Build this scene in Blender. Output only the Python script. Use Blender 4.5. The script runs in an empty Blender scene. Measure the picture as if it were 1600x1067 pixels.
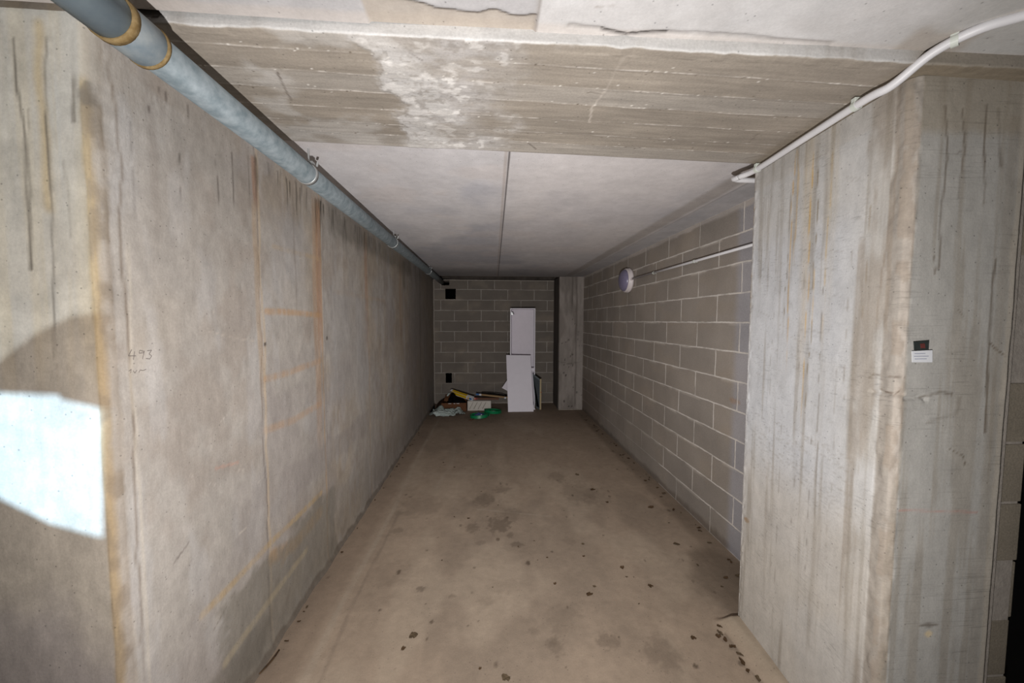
import bpy, bmesh, math, random
import numpy as np
from mathutils import Vector, Matrix
random.seed(7)
SC = bpy.context.scene
COL = SC.collection

# ------------------------------------------------------------------ camera
F, YAW, PITCH, ROLL, H = 574.1, 0.06061, 0.05632, 0.00311, 1.5743
def cam_axes():
    cy, sy, cp, sp = math.cos(YAW), math.sin(YAW), math.cos(PITCH), math.sin(PITCH)
    f = Vector((sy*cp, cy*cp, -sp)); r = Vector((cy, -sy, 0)); u = r.cross(f)
    cr, sr = math.cos(ROLL), math.sin(ROLL)
    return r*cr+u*sr, u*cr-r*sr, f
CR, CU, CF = cam_axes()
cam_data = bpy.data.cameras.new('camera')
cam_data.sensor_width = 36.0
cam_data.lens = F/1600*36.0
cam_data.clip_start = 0.02
cam = bpy.data.objects.new('camera', cam_data); COL.objects.link(cam)
m = Matrix((CR, CU, -CF)).transposed().to_4x4(); m.translation = (0, 0, H)
cam.matrix_world = m
SC.camera = cam

# ------------------------------------------------------------------ world, lights, exposure
SC.view_settings.view_transform = 'Standard'
SC.view_settings.look = 'None'
SC.view_settings.gamma = 1.0
SC.view_settings.use_curve_mapping = False
SC.view_settings.exposure = 0.06
w = bpy.data.worlds.new('world'); SC.world = w; w.use_nodes = True
w.node_tree.nodes['Background'].inputs[0].default_value = (0.8, 0.85, 1, 1)
w.node_tree.nodes['Background'].inputs[1].default_value = 0.0
def spot(name, loc, target, energy, color, angle, blend, radius):
    l = bpy.data.lights.new(name, 'SPOT'); l.energy = energy; l.color = color
    l.spot_size = math.radians(angle); l.spot_blend = blend; l.shadow_soft_size = radius
    o = bpy.data.objects.new(name, l); COL.objects.link(o); o.location = loc
    o.rotation_euler = (Vector(target)-Vector(loc)).to_track_quat('-Z', 'Y').to_euler()
    return o
# hand torch held under the camera: a wide even flood
spot('torch', (-0.03, 0.0, 1.10), (0.10, 3.0, 1.56), 205, (1.0, 0.985, 0.97), 168, 0.9, 0.012)
spot('torch_far_fill', (-0.03, 0.0, 1.10), (0.16, 3.0, 1.30), 190, (1.0, 0.99, 0.98), 84, 1.0, 0.012)  # second spot added at the torch, brightens the far tunnel
# cool spots added outside the rear wall, each shining through one opening
SRC1 = Vector((-1.75, -6.0, 1.45))
SRC2 = Vector((-0.2, -6.5, 1.9))
spot('patch_spot', SRC1, (-1.25, 1.06, 1.2), 9000, (0.43, 0.70, 1.0), 24, 0.1, 0.010)
spot('upper_spot', SRC2, (-1.3, 1.06, 1.95), 2300, (0.72, 0.87, 1.0), 34, 0.1, 0.010)

# ------------------------------------------------------------------ helpers
def at(u, v, **k):                       # point of a plane seen at a spot of the frame, in metres
    d = CF + CR*((u-800)/F) - CU*((v-533.5)/F)
    (ax, val), = k.items(); i = 'XYZ'.index(ax)
    o = Vector((0, 0, H)); t = (val-o[i])/d[i]
    return o + d*t
def lin(c):
    return tuple(((x/255)/12.92 if x/255 <= .04045 else (((x/255)+.055)/1.055)**2.4) for x in c)
def tag(o, label=None, cat=None, group=None, kind=None):
    if label: o['label'] = label
    if cat: o['category'] = cat
    if group: o['group'] = group
    if kind: o['kind'] = kind
    return o
def empty(name, loc, label, cat, group=None):
    o = bpy.data.objects.new(name, None); COL.objects.link(o); o.location = loc
    o.empty_display_size = 0.05
    return tag(o, label, cat, group)
def link(name, me, mat, parent=None, smooth=False):
    o = bpy.data.objects.new(name, me); COL.objects.link(o)
    if mat: me.materials.append(mat)
    if smooth:
        for p in me.polygons: p.use_smooth = True
    if parent:
        o.parent = parent
        l = Vector((0, 0, 0)); q = parent
        while q: l += q.location; q = q.parent
        me.transform(Matrix.Translation(-l))
    return o
def origin(o, p):                        # move an object's origin without moving its mesh
    o.data.transform(Matrix.Translation(-Vector(p))); o.location = p; return o
def from_bm(name, bm, mat, parent=None, smooth=False):
    me = bpy.data.meshes.new(name); bmesh.ops.recalc_face_normals(bm, faces=bm.faces); bm.to_mesh(me); bm.free()
    return link(name, me, mat, parent, smooth)
def box_bm(bm, lo, hi, bevel=0, M=None):
    lo, hi = Vector(lo), Vector(hi)
    r = bmesh.ops.create_cube(bm, size=1)
    vs = r['verts']
    for v in vs:
        v.co = Vector([lo[i]+(v.co[i]+.5)*(hi[i]-lo[i]) for i in range(3)])
    if bevel:
        es = list({e for v in vs for e in v.link_edges})
        rr = bmesh.ops.bevel(bm, geom=es, offset=bevel, segments=2, affect='EDGES', profile=.6)
        vs = list({v for f in rr['faces'] for v in f.verts} | {v for v in vs if v.is_valid})
    if M:
        for v in vs: v.co = M @ v.co
    return vs
def box(name, lo, hi, mat, parent=None, bevel=0, M=None):
    bm = bmesh.new(); box_bm(bm, lo, hi, bevel, M); return from_bm(name, bm, mat, parent)
def tube_bm(bm, pts, r, n=12, caps=True):
    pts = [Vector(p) for p in pts]; rs = r if isinstance(r, (list, tuple)) else [r]*len(pts)
    rings = []; ref = None
    for i, p in enumerate(pts):
        t = (pts[min(i+1, len(pts)-1)]-pts[max(i-1, 0)]).normalized()
        if ref is None:
            ref = t.orthogonal().normalized()
        ref = (ref - t*ref.dot(t)).normalized(); b = t.cross(ref)
        rings.append([bm.verts.new(p+(ref*math.cos(a)+b*math.sin(a))*rs[i]) for a in [2*math.pi*k/n for k in range(n)]])
    for a, b in zip(rings, rings[1:]):
        for k in range(n): bm.faces.new((a[k], a[(k+1) % n], b[(k+1) % n], b[k]))
    if caps: bm.faces.new(rings[0][::-1]); bm.faces.new(rings[-1])
def tube(name, pts, r, mat, parent=None, n=12):
    bm = bmesh.new(); tube_bm(bm, pts, r, n); return from_bm(name, bm, mat, parent, True)
def smooth_path(pts, k=6):
    pts = [Vector(p) for p in pts]; out = []
    P = [pts[0]*2-pts[1]]+pts+[pts[-1]*2-pts[-2]]
    for i in range(1, len(P)-2):
        a, b, c, d = P[i-1:i+3]
        for j in range(k):
            t = j/k
            out.append(.5*((2*b)+(c-a)*t+(2*a-5*b+4*c-d)*t*t+(3*b-a-3*c+d)*t**3))
    out.append(pts[-1]); return out

# value noise for stains and relief
def vnoise(x, y, seed=0):
    rs = np.random.RandomState(seed); T = rs.rand(256, 256)
    xi = np.floor(x).astype(int); yi = np.floor(y).astype(int); fx = x-xi; fy = y-yi
    fx = fx*fx*(3-2*fx); fy = fy*fy*(3-2*fy)
    g = lambda a, b: T[a & 255, b & 255]
    return (g(xi, yi)*(1-fx)+g(xi+1, yi)*fx)*(1-fy)+(g(xi, yi+1)*(1-fx)+g(xi+1, yi+1)*fx)*fy
def fbm(x, y, seed=0, o=4):
    s = 0; a = .5; t = 0
    for i in range(o):
        s = s+a*vnoise(x*2**i+i*17.3, y*2**i+i*5.1, seed+i); t += a; a *= .55
    return s/t
def sm(e0, e1, x):
    t = np.clip((x-e0)/(e1-e0), 0, 1); return t*t*(3-2*t)
class Skin:
    """colour and relief of one concrete face over its own flat coordinates s, t"""
    def __init__(self, s, t, base):
        self.s, self.t = s, t
        self.c = np.empty(s.shape+(3,)); self.c[:] = lin(base)
        self.d = np.zeros(s.shape)
    def mix(self, a, col):
        a = np.clip(a, 0, 1)[..., None]; self.c = self.c*(1-a)+np.array(lin(col))*a
    def mottle(self, fs, ft, amt, seed, o=4):
        n = fbm(self.s*fs, self.t*ft, seed, o)-.5
        self.c = self.c*np.clip(1+n*2*amt, .2, 3)[..., None]
    def tint(self, fs, ft, col, lo, hi, a, seed):
        self.mix(sm(lo, hi, fbm(self.s*fs, self.t*ft, seed))*a, col)
    def line(self, pts, w, col, a, wob=.004, seed=0, fade=.04, rough=.5):
        """a wandering stroke through (s, t) points"""
        s, t = self.s, self.t
        ws = (fbm(t*9+seed, s*9, seed+50, 3)-.5)*2*wob
        dmin = np.full(s.shape, 1e9)
        for (a0, b0), (a1, b1) in zip(pts, pts[1:]):
            lo_s, hi_s = min(a0, a1)-w*4-.05, max(a0, a1)+w*4+.05
            dx, dy = a1-a0, b1-b0; L = dx*dx+dy*dy+1e-12
            k = np.clip(((s+ws-a0)*dx+(t+ws-b0)*dy)/L, 0, 1)
            dmin = np.minimum(dmin, np.hypot(s+ws-a0-k*dx, t+ws-b0-k*dy))
        n = fbm(s*40, t*7, seed+9, 3)
        self.mix((1-sm(w*.4, w*1.3, dmin))*a*(1-rough+rough*sm(.25, .65, n)), col)
        return dmin
    def streak(self, s0, t0, t1, w, col, a, seed=0, fade=.35, drift=.0):
        """run of dirty water: full at t0, fading towards t1 below"""
        s, t = self.s, self.t
        c = s0+drift*(t0-t)+(fbm(t*4+s0*31, t*0+3, seed, 3)-.5)*.03
        k = (t0-t)/(t0-t1)
        al = sm(-.03, .04, k)*(1-sm(1-fade, 1, k))
        n = fbm(s*30, t*3, seed+4, 3)
        self.mix((1-sm(w*.35, w, np.abs(s-c)))*al*a*(.8+.2*sm(.3, .6, n)), col)
    def band(self, s0, s1, t0, t1, col, a, soft=.03, nz=.02, seed=0):
        s = self.s+(fbm(self.s*10, self.t*10, seed)-.5)*2*nz; t = self.t+(fbm(self.s*10, self.t*10, seed+5)-.5)*2*nz
        self.mix(sm(s0-soft, s0+soft, s)*(1-sm(s1-soft, s1+soft, s))*sm(t0-soft, t0+soft, t)*(1-sm(t1-soft, t1+soft, t))*a, col)
    def blob(self, s0, t0, rs, rt, col, a, nz=.5, soft=.25, seed=0, f=6):
        r = np.hypot((self.s-s0)/rs, (self.t-t0)/rt)+(fbm(self.s*f/max(rs, .05)*.2, self.t*f/max(rt, .05)*.2, seed)-.5)*2*nz
        self.mix((1-sm(1-soft, 1+soft, r))*a, col)
def steps(*segs):                        # (start, stop, step) pieces of unequal grid spacing
    out = [segs[0][0]]
    for a, b, st in segs:
        n = max(1, int(round((b-a)/st))); out += [a+(b-a)*(i+1)/n for i in range(n)]
    return np.array(out)
def face_grid(name, P, C, mat, parent=None, kind='structure', flip=False):
    """P: (m,n,3) points, C: (m,n,3) colours"""
    m_, n_ = P.shape[:2]
    me = bpy.data.meshes.new(name)
    idx = np.arange(m_*n_).reshape(m_, n_)
    q = np.stack([idx[:-1, :-1], idx[1:, :-1], idx[1:, 1:], idx[:-1, 1:]], -1).reshape(-1, 4)
    if flip: q = q[:, ::-1]
    me.vertices.add(m_*n_); me.vertices.foreach_set('co', P.reshape(-1).astype(np.float32))
    me.loops.add(q.size); me.loops.foreach_set('vertex_index', q.reshape(-1).astype(np.int32))
    me.polygons.add(len(q)); me.polygons.foreach_set('loop_start', np.arange(0, q.size, 4, dtype=np.int32))
    me.polygons.foreach_set('loop_total', np.full(len(q), 4, dtype=np.int32))
    me.update(calc_edges=True)
    ca = me.color_attributes.new('mineral', 'FLOAT_COLOR', 'POINT')
    cc = np.ones((m_*n_, 4), np.float32); cc[:, :3] = C.reshape(-1, 3)
    ca.data.foreach_set('color', cc.reshape(-1))
    me.polygons.foreach_set('use_smooth', np.ones(len(q), dtype=bool))
    o = link(name, me, mat, parent)
    if kind: o['kind'] = kind
    return o

# ------------------------------------------------------------------ materials
class NT:
    def __init__(self, name):
        self.m = bpy.data.materials.new(name); self.m.use_nodes = True
        self.t = self.m.node_tree; self.b = self.t.nodes['Principled BSDF']
        self.co = self.new('ShaderNodeTexCoord')
    def new(self, ty, **k):
        n = self.t.nodes.new(ty)
        for a, b in k.items(): setattr(n, a, b)
        return n
    def put(self, sock, v):
        if isinstance(v, bpy.types.NodeSocket): self.t.links.new(v, sock)
        elif v is not None: sock.default_value = v
    def mapping(self, scale=(1, 1, 1), loc=(0, 0, 0)):
        n = self.new('ShaderNodeMapping'); self.put(n.inputs['Vector'], self.co.outputs['Object'])
        n.inputs['Scale'].default_value = scale; n.inputs['Location'].default_value = loc; return n.outputs[0]
    def noise(self, scale, detail=4, rough=.55, vec=None):
        n = self.new('ShaderNodeTexNoise'); n.inputs['Scale'].default_value = scale
        n.inputs['Detail'].default_value = detail; n.inputs['Roughness'].default_value = rough
        self.put(n.inputs['Vector'], vec or self.co.outputs['Object']); return n.outputs['Fac']
    def ramp(self, fac, lo, hi, a, b):
        n = self.new('ShaderNodeMapRange'); self.put(n.inputs[0], fac)
        for i, v in enumerate((lo, hi, a, b)): n.inputs[i+1].default_value = v
        return n.outputs[0]
    def math(self, op, a, b=0.0):
        n = self.new('ShaderNodeMath', operation=op); self.put(n.inputs[0], a); self.put(n.inputs[1], b); return n.outputs[0]
    def mix(self, fac, a, b, mode='MIX'):
        n = self.new('ShaderNodeMix', data_type='RGBA', blend_type=mode)
        self.put(n.inputs[0], fac); self.put(n.inputs[6], a); self.put(n.inputs[7], b); return n.outputs[2]
    def scale(self, col, f):
        n = self.new('ShaderNodeVectorMath', operation='SCALE'); self.put(n.inputs[0], col); self.put(n.inputs['Scale'], f); return n.outputs[0]
    def bump(self, h, strength, dist, prev=None):
        n = self.new('ShaderNodeBump'); n.inputs['Strength'].default_value = strength; n.inputs['Distance'].default_value = dist
        self.put(n.inputs['Height'], h)
        if prev: self.put(n.inputs['Normal'], prev)
        return n.outputs[0]
    def out(self, col, rough=.85, normal=None, spec=.25, metal=0):
        self.put(self.b.inputs['Base Color'], col); self.put(self.b.inputs['Roughness'], rough)
        self.b.inputs['Specular IOR Level'].default_value = spec; self.b.inputs['Metallic'].default_value = metal
        if normal: self.put(self.b.inputs['Normal'], normal)
        return self.m
def rgba(c): return (*lin(c), 1)

def concrete(name, stretch=(1, 1, 1), grain=.16, bump=.5, streaky=.12, rough=.85, spec=.25, scratch=0):
    n = NT(name); at_ = n.new('ShaderNodeAttribute', attribute_name='mineral')
    v = n.mapping(stretch)
    f1 = n.noise(22, 6, .62, v); f2 = n.noise(140, 4, .6); f3 = n.noise(7, 5, .6, v)
    f = n.math('MULTIPLY', n.ramp(f1, .3, .7, 1-grain, 1+grain), n.ramp(f2, .3, .7, 1-grain*.8, 1+grain*.8))
    f = n.math('MULTIPLY', f, n.ramp(f3, .3, .7, 1-streaky, 1+streaky))
    # pin holes
    vo = n.new('ShaderNodeTexVoronoi'); vo.inputs['Scale'].default_value = 34; n.put(vo.inputs['Vector'], n.co.outputs['Object'])
    pin = n.ramp(vo.outputs['Distance'], .05, .11, .62, 1)
    f = n.math('MULTIPLY', f, pin)
    if scratch:
        mp = n.new('ShaderNodeMapping'); n.put(mp.inputs['Vector'], n.co.outputs['Object'])
        mp.inputs['Rotation'].default_value = (.38, 0, 0); mp.inputs['Scale'].default_value = (6, 26, 150)
        sc_ = n.math('MULTIPLY', n.ramp(n.noise(1, 3, .7, mp.outputs[0]), .56, .66, 0, 1), n.ramp(n.noise(4, 2), .42, .58, 0, 1))
        f = n.math('MULTIPLY', f, n.ramp(sc_, 0, 1, 1, 1-scratch))
    col = n.scale(at_.outputs['Color'], f)
    b = n.bump(f1, bump, .004); b = n.bump(f2, bump*.8, .0012, b); b = n.bump(pin, .4, .002, b)
    return n.out(col, rough, b, spec)
M_WALL = concrete('wall_concrete', (1, 1, .4), .09, .45, .05)
M_CEIL = concrete('ceiling_concrete', (1, 1, 1), .06, .3, .07)
M_BEAM = concrete('beam_concrete', (.22, 1, 1), .12, .5, .1, .7, .35)
M_FLOOR = concrete('floor_concrete', (1, 1, 1), .07, .35, .06)
M_PIER = concrete('pier_concrete', (1, 1, .6), .08, .4, .05, scratch=.2)

def block_mat(name, axis, off):
    n = NT(name); sep = n.new('ShaderNodeSeparateXYZ'); n.put(sep.inputs[0], n.co.outputs['Object'])
    at_ = n.new('ShaderNodeAttribute', attribute_name='mineral')
    cmb = n.new('ShaderNodeCombineXYZ')
    wob = n.math('MULTIPLY', n.math('SUBTRACT', n.noise(5, 3), .5), .012)
    wob2 = n.math('MULTIPLY', n.math('SUBTRACT', n.noise(30, 3), .5), .006)
    wob = n.math('ADD', wob, wob2)
    n.put(cmb.inputs[0], n.math('ADD', n.math('ADD', sep.outputs[axis], -off), wob))
    n.put(cmb.inputs[1], n.math('ADD', sep.outputs[2], wob))
    def brick(sz, smo):
        b = n.new('ShaderNodeTexBrick'); n.put(b.inputs['Vector'], cmb.outputs[0])
        b.offset = .5; b.offset_frequency = 2; b.squash = 1
        for k, v in (('Scale', 1), ('Mortar Size', sz), ('Mortar Smooth', smo), ('Bias', 0), ('Brick Width', .5), ('Row Height', .1959)):
            b.inputs[k].default_value = v
        b.inputs['Color1'].default_value = (.94, .94, .945, 1); b.inputs['Color2'].default_value = (1.05, 1.03, 1.01, 1)
        b.inputs['Mortar'].default_value = (1, 1, 1, 1); return b
    b = brick(.0066, .25)
    grain = n.math('MULTIPLY', n.ramp(n.noise(170, 3, .7), .3, .7, .88, 1.12), n.ramp(n.noise(3.2, 4), .3, .7, .9, 1.1))
    body = n.mix(1.0, at_.outputs['Color'], b.outputs['Color'], 'MULTIPLY')
    mort = n.mix(.0, rgba((198, 191, 184)), rgba((198, 191, 184)))
    al = n.new('ShaderNodeAttribute', attribute_name='joint')
    mfac = n.math('MULTIPLY', b.outputs['Fac'], n.math('MULTIPLY', n.ramp(n.noise(9, 3), .3, .55, .35, 1), al.outputs['Fac']))
    col = n.scale(n.mix(mfac, body, mort), grain)
    hb = n.bump(b.outputs['Fac'], .6, .004); hb = n.bump(n.noise(170, 3, .7), .5, .0015, hb)
    return n.out(col, .92, hb, .15)
M_BLOCK_R = block_mat('block_wall_side', 1, 2.3187)
M_BLOCK_B = block_mat('block_wall_end', 0, -.411)
M_BLOCK_F = block_mat('block_wall_front', 0, 1.38)

def plain(name, c, rough=.6, spec=.4, metal=0, var=.08, sc=12, bump=0, stretch=(1, 1, 1), c2=None):
    n = NT(name); f = n.noise(sc, 5, .6, n.mapping(stretch))
    if c2: col = n.mix(n.ramp(f, .35, .65, 0, 1), rgba(c), rgba(c2))
    else: col = n.scale(rgba_sock(n, c), n.ramp(f, .3, .7, 1-var, 1+var))
    nb = n.bump(n.noise(sc*4, 4), bump, .003) if bump else None
    return n.out(col, rough, nb, spec, metal)
def rgba_sock(n, c):
    r = n.new('ShaderNodeRGB'); r.outputs[0].default_value = rgba(c); return r.outputs[0]
M_PIPE = plain('galvanised_pipe', (102, 113, 118), .6, .3, .1, c2=(132, 140, 144), sc=26, bump=.15)
M_PIPE_DARK = plain('aged_collar', (104, 117, 126), .6, .3, .1, c2=(140, 146, 148), sc=14, bump=.2)
M_RUST = plain('rust_ring', (112, 92, 60), .9, .1, 0, c2=(140, 120, 86), sc=60, bump=.4)
M_STEEL = plain('bright_clamp', (176, 178, 178), .4, .5, .6)
M_CONDUIT = plain('white_conduit', (206, 204, 206), .45, .5, 0, .04)
M_CLIP = plain('conduit_clip', (196, 200, 192), .5, .4, 0, .05)
M_WHITE = plain('white_laminate', (226, 221, 230), .5, .4, 0, .02)
M_WHITE2 = plain('white_laminate_inner', (222, 214, 222), .55, .4, 0, .03)
M_EDGE = plain('bare_chipboard', (176, 160, 128), .85, .2, 0, .1, 60)
M_SLATE = plain('grey_board_face', (105, 112, 116), .6, .3, 0, .05)
M_BLACK = plain('black_plastic', (8, 7, 8), .8, .08, 0, .2, 20)
M_VOID = plain('dark_cavity', (7, 6, 6), 1, 0, 0, .2)
M_CARD = plain('brown_cardboard', (98, 66, 46), .9, .1, 0, .1, 25)
M_CARD_IN = plain('cardboard_inside', (70, 46, 32), .9, .1, 0, .1, 25)
M_FOAM = plain('white_foam', (196, 190, 182), .8, .2, 0, .05, 30, .3)
M_YELLOW = plain('yellow_print', (206, 168, 20), .5, .4, 0, .04)
M_PAPER = plain('white_paper', (205, 205, 208), .6, .3, 0, .03)
M_BLUE = plain('blue_print', (38, 92, 150), .5, .4, 0, .04)
M_PINK = plain('pink_print', (190, 120, 96), .5, .4, 0, .05)
M_RED = plain('red_print', (120, 44, 36), .5, .4, 0, .05)
M_WOOD = plain('pale_wood', (150, 122, 88), .7, .3, 0, .12, 30, .1, (.2, 1, 1))
M_BROWN = plain('brown_stick', (92, 62, 46), .7, .3, 0, .12, 30, .1, (.2, 1, 1))
M_GREEN = plain('green_strap', (10, 120, 74), .42, .5, 0, .1, 30)
M_PURPLE = plain('dark_blue_foil', (40, 34, 90), .35, .6, 0, c2=(70, 100, 150), sc=26)
M_SHEET = plain('pale_green_sheet', (146, 158, 154), .5, .4, 0, c2=(172, 182, 178), sc=20, bump=.3)
M_DOME = plain('lamp_dome', (116, 110, 134), .3, .6, 0, .03)
M_RING = plain('lamp_ring', (205, 196, 196), .45, .5, 0, .03)
M_DOOR = plain('black_door_sheet', (9, 9, 10), .6, .2, 0, .1)
M_LEAF = plain('dry_leaf', (92, 72, 52), .9, .1, 0, c2=(62, 48, 36), sc=50)
M_CLOD = plain('crumbled_dirt', (74, 60, 46), .95, .1, 0, c2=(104, 90, 72), sc=70)
M_PENCIL = plain('pencil_line', (112, 104, 100), .9, .1, 0, .1)
M_DARKST = plain('dark_sticker', (44, 48, 46), .6, .3, 0, .15, 80)

# ------------------------------------------------------------------ the setting
XL, XR, YB, ZC = -1.05, 1.6394, 6.9481, 2.35
ZS = 2.325                     # underside of the beam
OCH, RUSTC, DK, PALE = (176, 148, 108), (172, 120, 84), (92, 84, 76), (186, 180, 176)

def pix_line(sk, pts, w, col, a, ax, val, si, ti=2, **k):
    q = [at(u, v, **{ax: val}) for u, v in pts]
    return sk.line([(p[si], p[ti]) for p in q], w, col, a, **k)

# left wall: pier face towards the aisle, chamfered corner, long tunnel wall
def build_left():
    pa = steps((-3.4, -1.5, .05), (-1.5, -1.064, .006))
    prof = [(x, 1.06, x) for x in pa]                        # x, y, s
    s = -1.064
    for k in range(1, 6):
        t = k/5; s += .008
        prof.append((-1.064+.018*t*1.0, 1.06+.03*t*t, s))
    s0 = s
    ya = steps((1.09, 2.6, .008), (2.6, 4, .016), (4, YB+.3, .04))[1:]
    prof += [(XL+.004, y, 10+y) for y in ya]
    pr = np.array(prof)
    z = steps((0, 2.42, .008))
    S, T = np.meshgrid(pr[:, 2], z, indexing='ij')
    X = np.repeat(pr[:, 0:1], len(z), 1); Y = np.repeat(pr[:, 1:2], len(z), 1)
    tun = S > 5
    nf = (~tun[:, 0]).sum()
    # ---- aisle face
    a = Skin(S[:nf], T[:nf], (146, 136, 124))
    a.mottle(30, 1.2, .12, 3); a.mottle(9, 7, .10, 4)
    hi_ = a.c.copy(); a.tint(24, .7, (150, 132, 104), .5, .72, .4, 7)
    a.tint(5, 4, (134, 122, 108), .45, .65, .45, 8)
    for (x0, x1, y0, y1, c, al) in ((22, 42, 40, 520, (166, 140, 96), .45), (50, 84, 30, 330, (138, 114, 76), .6), (84, 104, 30, 420, (158, 164, 172), .65),
                                    (36, 52, 30, 430, (160, 164, 170), .5), (0, 20, 30, 300, (124, 112, 92), .6), (118, 132, 60, 560, (150, 158, 166), .4)):
        p0, p1 = at(x0, y0, Y=1.06), at(x1, y1, Y=1.06)
        a.band(p0.x, p1.x, p1.z, p0.z, c, al, .012, .01, seed=x0)
    for pts, wd, al in (([(22, 60), (24, 120), (38, 200), (42, 300), (50, 420)], .0045, .8), ([(72, 60), (72, 180), (80, 300), (82, 430), (86, 560)], .004, .75),
                        ([(112, 50), (115, 140), (116, 190)], .006, .6), ([(44, 170), (48, 300), (50, 420)], .003, .4), ([(100, 250), (112, 370)], .003, .3)):
        pix_line(a, pts, wd, (70, 60, 50), al, 'Y', 1.06, 0, seed=int(pts[0][0]))
    k_ = sm(1.25, 1.6, T[:nf])[..., None]; a.c = hi_*(1-k_)+a.c*k_; a.mottle(14, 9, .12, 15); a.mottle(60, 60, .1, 14)
    a.band(-2, -1, -1, .62, (122, 112, 104), .45, .06, .06, seed=31)
    a.blob(-1.10, .28, .07, .05, (80, 70, 60), .7, seed=3, nz=.7)
    a.blob(-1.17, .33, .02, .14, (150, 112, 70), .6, seed=5)
    a.blob(-1.3, .45, .25, .3, (120, 112, 112), .5, seed=6)
    a.mottle(16, 16, .12, 41)
    a.band(-1.068, -1.036, -1, 3, (136, 116, 86), .8, .004, .004, seed=2); a.band(-1.040, -.9, -1, 3, (142, 133, 124), .8, .003, .003, seed=2); a.mix(((S[:nf] > -1.066) & (S[:nf] < -1.02))*sm(.5, .62, fbm(S[:nf]*20, T[:nf]*9, 77))*.6, (112, 98, 82))
    a.band(-1.1, -.9, 2.2, 3, (150, 140, 128), .8, .02, .01, seed=9)
    a.blob(-1.045, 2.16, .02, .03, (90, 82, 74), .6, nz=.8, seed=12)
    # ---- tunnel face
    b = Skin(S[nf:]-10, T[nf:], (164, 157, 150))
    b.mottle(3, 2, .07, 11); b.mottle(14, 1.4, .05, 12); b.mottle(26, 26, .09, 13); b.mottle(60, 50, .08, 14)
    b.tint(1.5, 1.3, (168, 152, 132), .45, .7, .55, 15); b.tint(5, 4, (146, 134, 124), .52, .7, .45, 115); b.tint(9, 3, (176, 172, 170), .55, .7, .4, 116)
    b.tint(2.3, 2.0, (152, 144, 140), .48, .68, .5, 16)
    # corner run
    b.band(1.0, 1.098, -1, 3, (150, 138, 124), .5, .004, .006, seed=21)
    b.streak(1.125, 2.3, .2, .006, (112, 98, 84), .7, seed=22)
    b.streak(1.138, 1.8, .0, .008, (190, 180, 166), .5, seed=23)
    # formwork joints
    for y, w_, c, al in ((1.762, .012, (180, 162, 140), .7), (1.745, .005, (120, 110, 104), .7), (2.37, .014, (178, 150, 122), .6), (3.25, .014, (168, 146, 124), .5), (4.5, .02, (172, 150, 126), .5), (2.40, .006, (128, 118, 112), .6), (5.6, .03, (92, 84, 78), .6)):
        b.streak(y, 2.4, -.2, w_, c, al, seed=int(y*50), fade=.05)
    b.streak(1.74, 2.3, 2.05, .025, (160, 116, 84), .6, seed=4); b.streak(1.74, 2.1, 1.1, .025, (176, 146, 110), .45, seed=5)
    b.streak(2.34, 2.3, 1.25, .045, (166, 126, 96), .65, seed=6); b.streak(2.30, 2.3, .6, .05, (172, 138, 108), .5, seed=7)
    b.streak(3.2, 2.3, 1.2, .05, (158, 118, 90), .5, seed=8); b.streak(4.4, 2.3, 1.2, .06, (150, 112, 86), .35, seed=28)
    for pts, wd, al, c in (([(414, 487), (440, 487), (500, 492)], .018, .65, (178, 142, 104)), ([(414, 592), (455, 580), (500, 563)], .020, .55, (178, 142, 106)),
                        ([(414, 672), (460, 655), (500, 630)], .022, .45, (176, 142, 110)), ([(425, 385), (500, 405)], .014, .4, (182, 156, 120)), ([(425, 870), (460, 850), (500, 800)], .04, .7, (176, 142, 100)),
                        ([(335, 733), (372, 722)], .006, .5, (196, 142, 122)), ([(455, 850), (440, 880)], .02, .5, (182, 150, 110)), ([(520, 455), (600, 470)], .02, .3, (170, 146, 120))):
        pix_line(b, pts, wd, c, al, 'X', XL, 1, seed=int(pts[0][1]))
    # darker grey lower zone with ochre tide line
    p1, p2 = at(400, 812, X=XL), at(330, 870, X=XL)
    b.band(1.45, 2.5, -1, .46, (124, 118, 108), .7, .03, .09, seed=33); b.mix(sm(2.2, 2.7, S[nf:]-10)*(1-sm(4.2, 6, S[nf:]-10))*(1-sm(.25, .55, T[nf:]))*.35, (124, 116, 106))
    b.line([(1.35, .50), (1.5, .50), (1.75, .51), (2.3, .50)], .018, (176, 152, 116), .7, seed=34)
    b.band(1.3, 1.72, .0, .2, (108, 102, 94), .6, .05, .08, seed=35)
    b.line([(1.45, .22), (1.72, .24), (2.1, .26)], .02, (170, 156, 130), .5, seed=36)
    b.band(1.9, 3.2, .62, .80, (146, 138, 134), .45, .02, .05, seed=37)
    b.band(1.8, 2.25, 1.08, 1.22, (148, 140, 136), .35, .02, .03, seed=38)
    b.band(1.78, 2.3, 1.3, 1.40, (152, 144, 140), .3, .02, .02, seed=39)
    b.band(2.45, 3.2, 1.0, 1.8, (162, 158, 156), .5, .06, .08, seed=40)
    b.band(1.85, 2.2, 1.75, 2.1, (162, 158, 156), .4, .06, .08, seed=42)
    # water runs under the pipe
    rs = np.random.RandomState(5)
    for (u, v0, v1, wd, al) in ((232, 165, 248, .0035, .8), (204, 190, 260, .003, .3), (256, 140, 165, .003, .7), (279, 240, 325, .0035, .7), (290, 140, 215, .003, .5), (338, 250, 350, .004, .6), (360, 235, 355, .004, .7),
                                (386, 240, 330, .005, .35), (203, 260, 360, .004, .3), (245, 135, 165, .004, .5), (395, 240, 300, .01, .3)):
        p0, p1 = at(u, v0, X=XL), at(u, v1, X=XL)
        b.streak(p0.y, p0.z, p1.z, wd, (78, 70, 64), al, seed=u, fade=.5)
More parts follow.
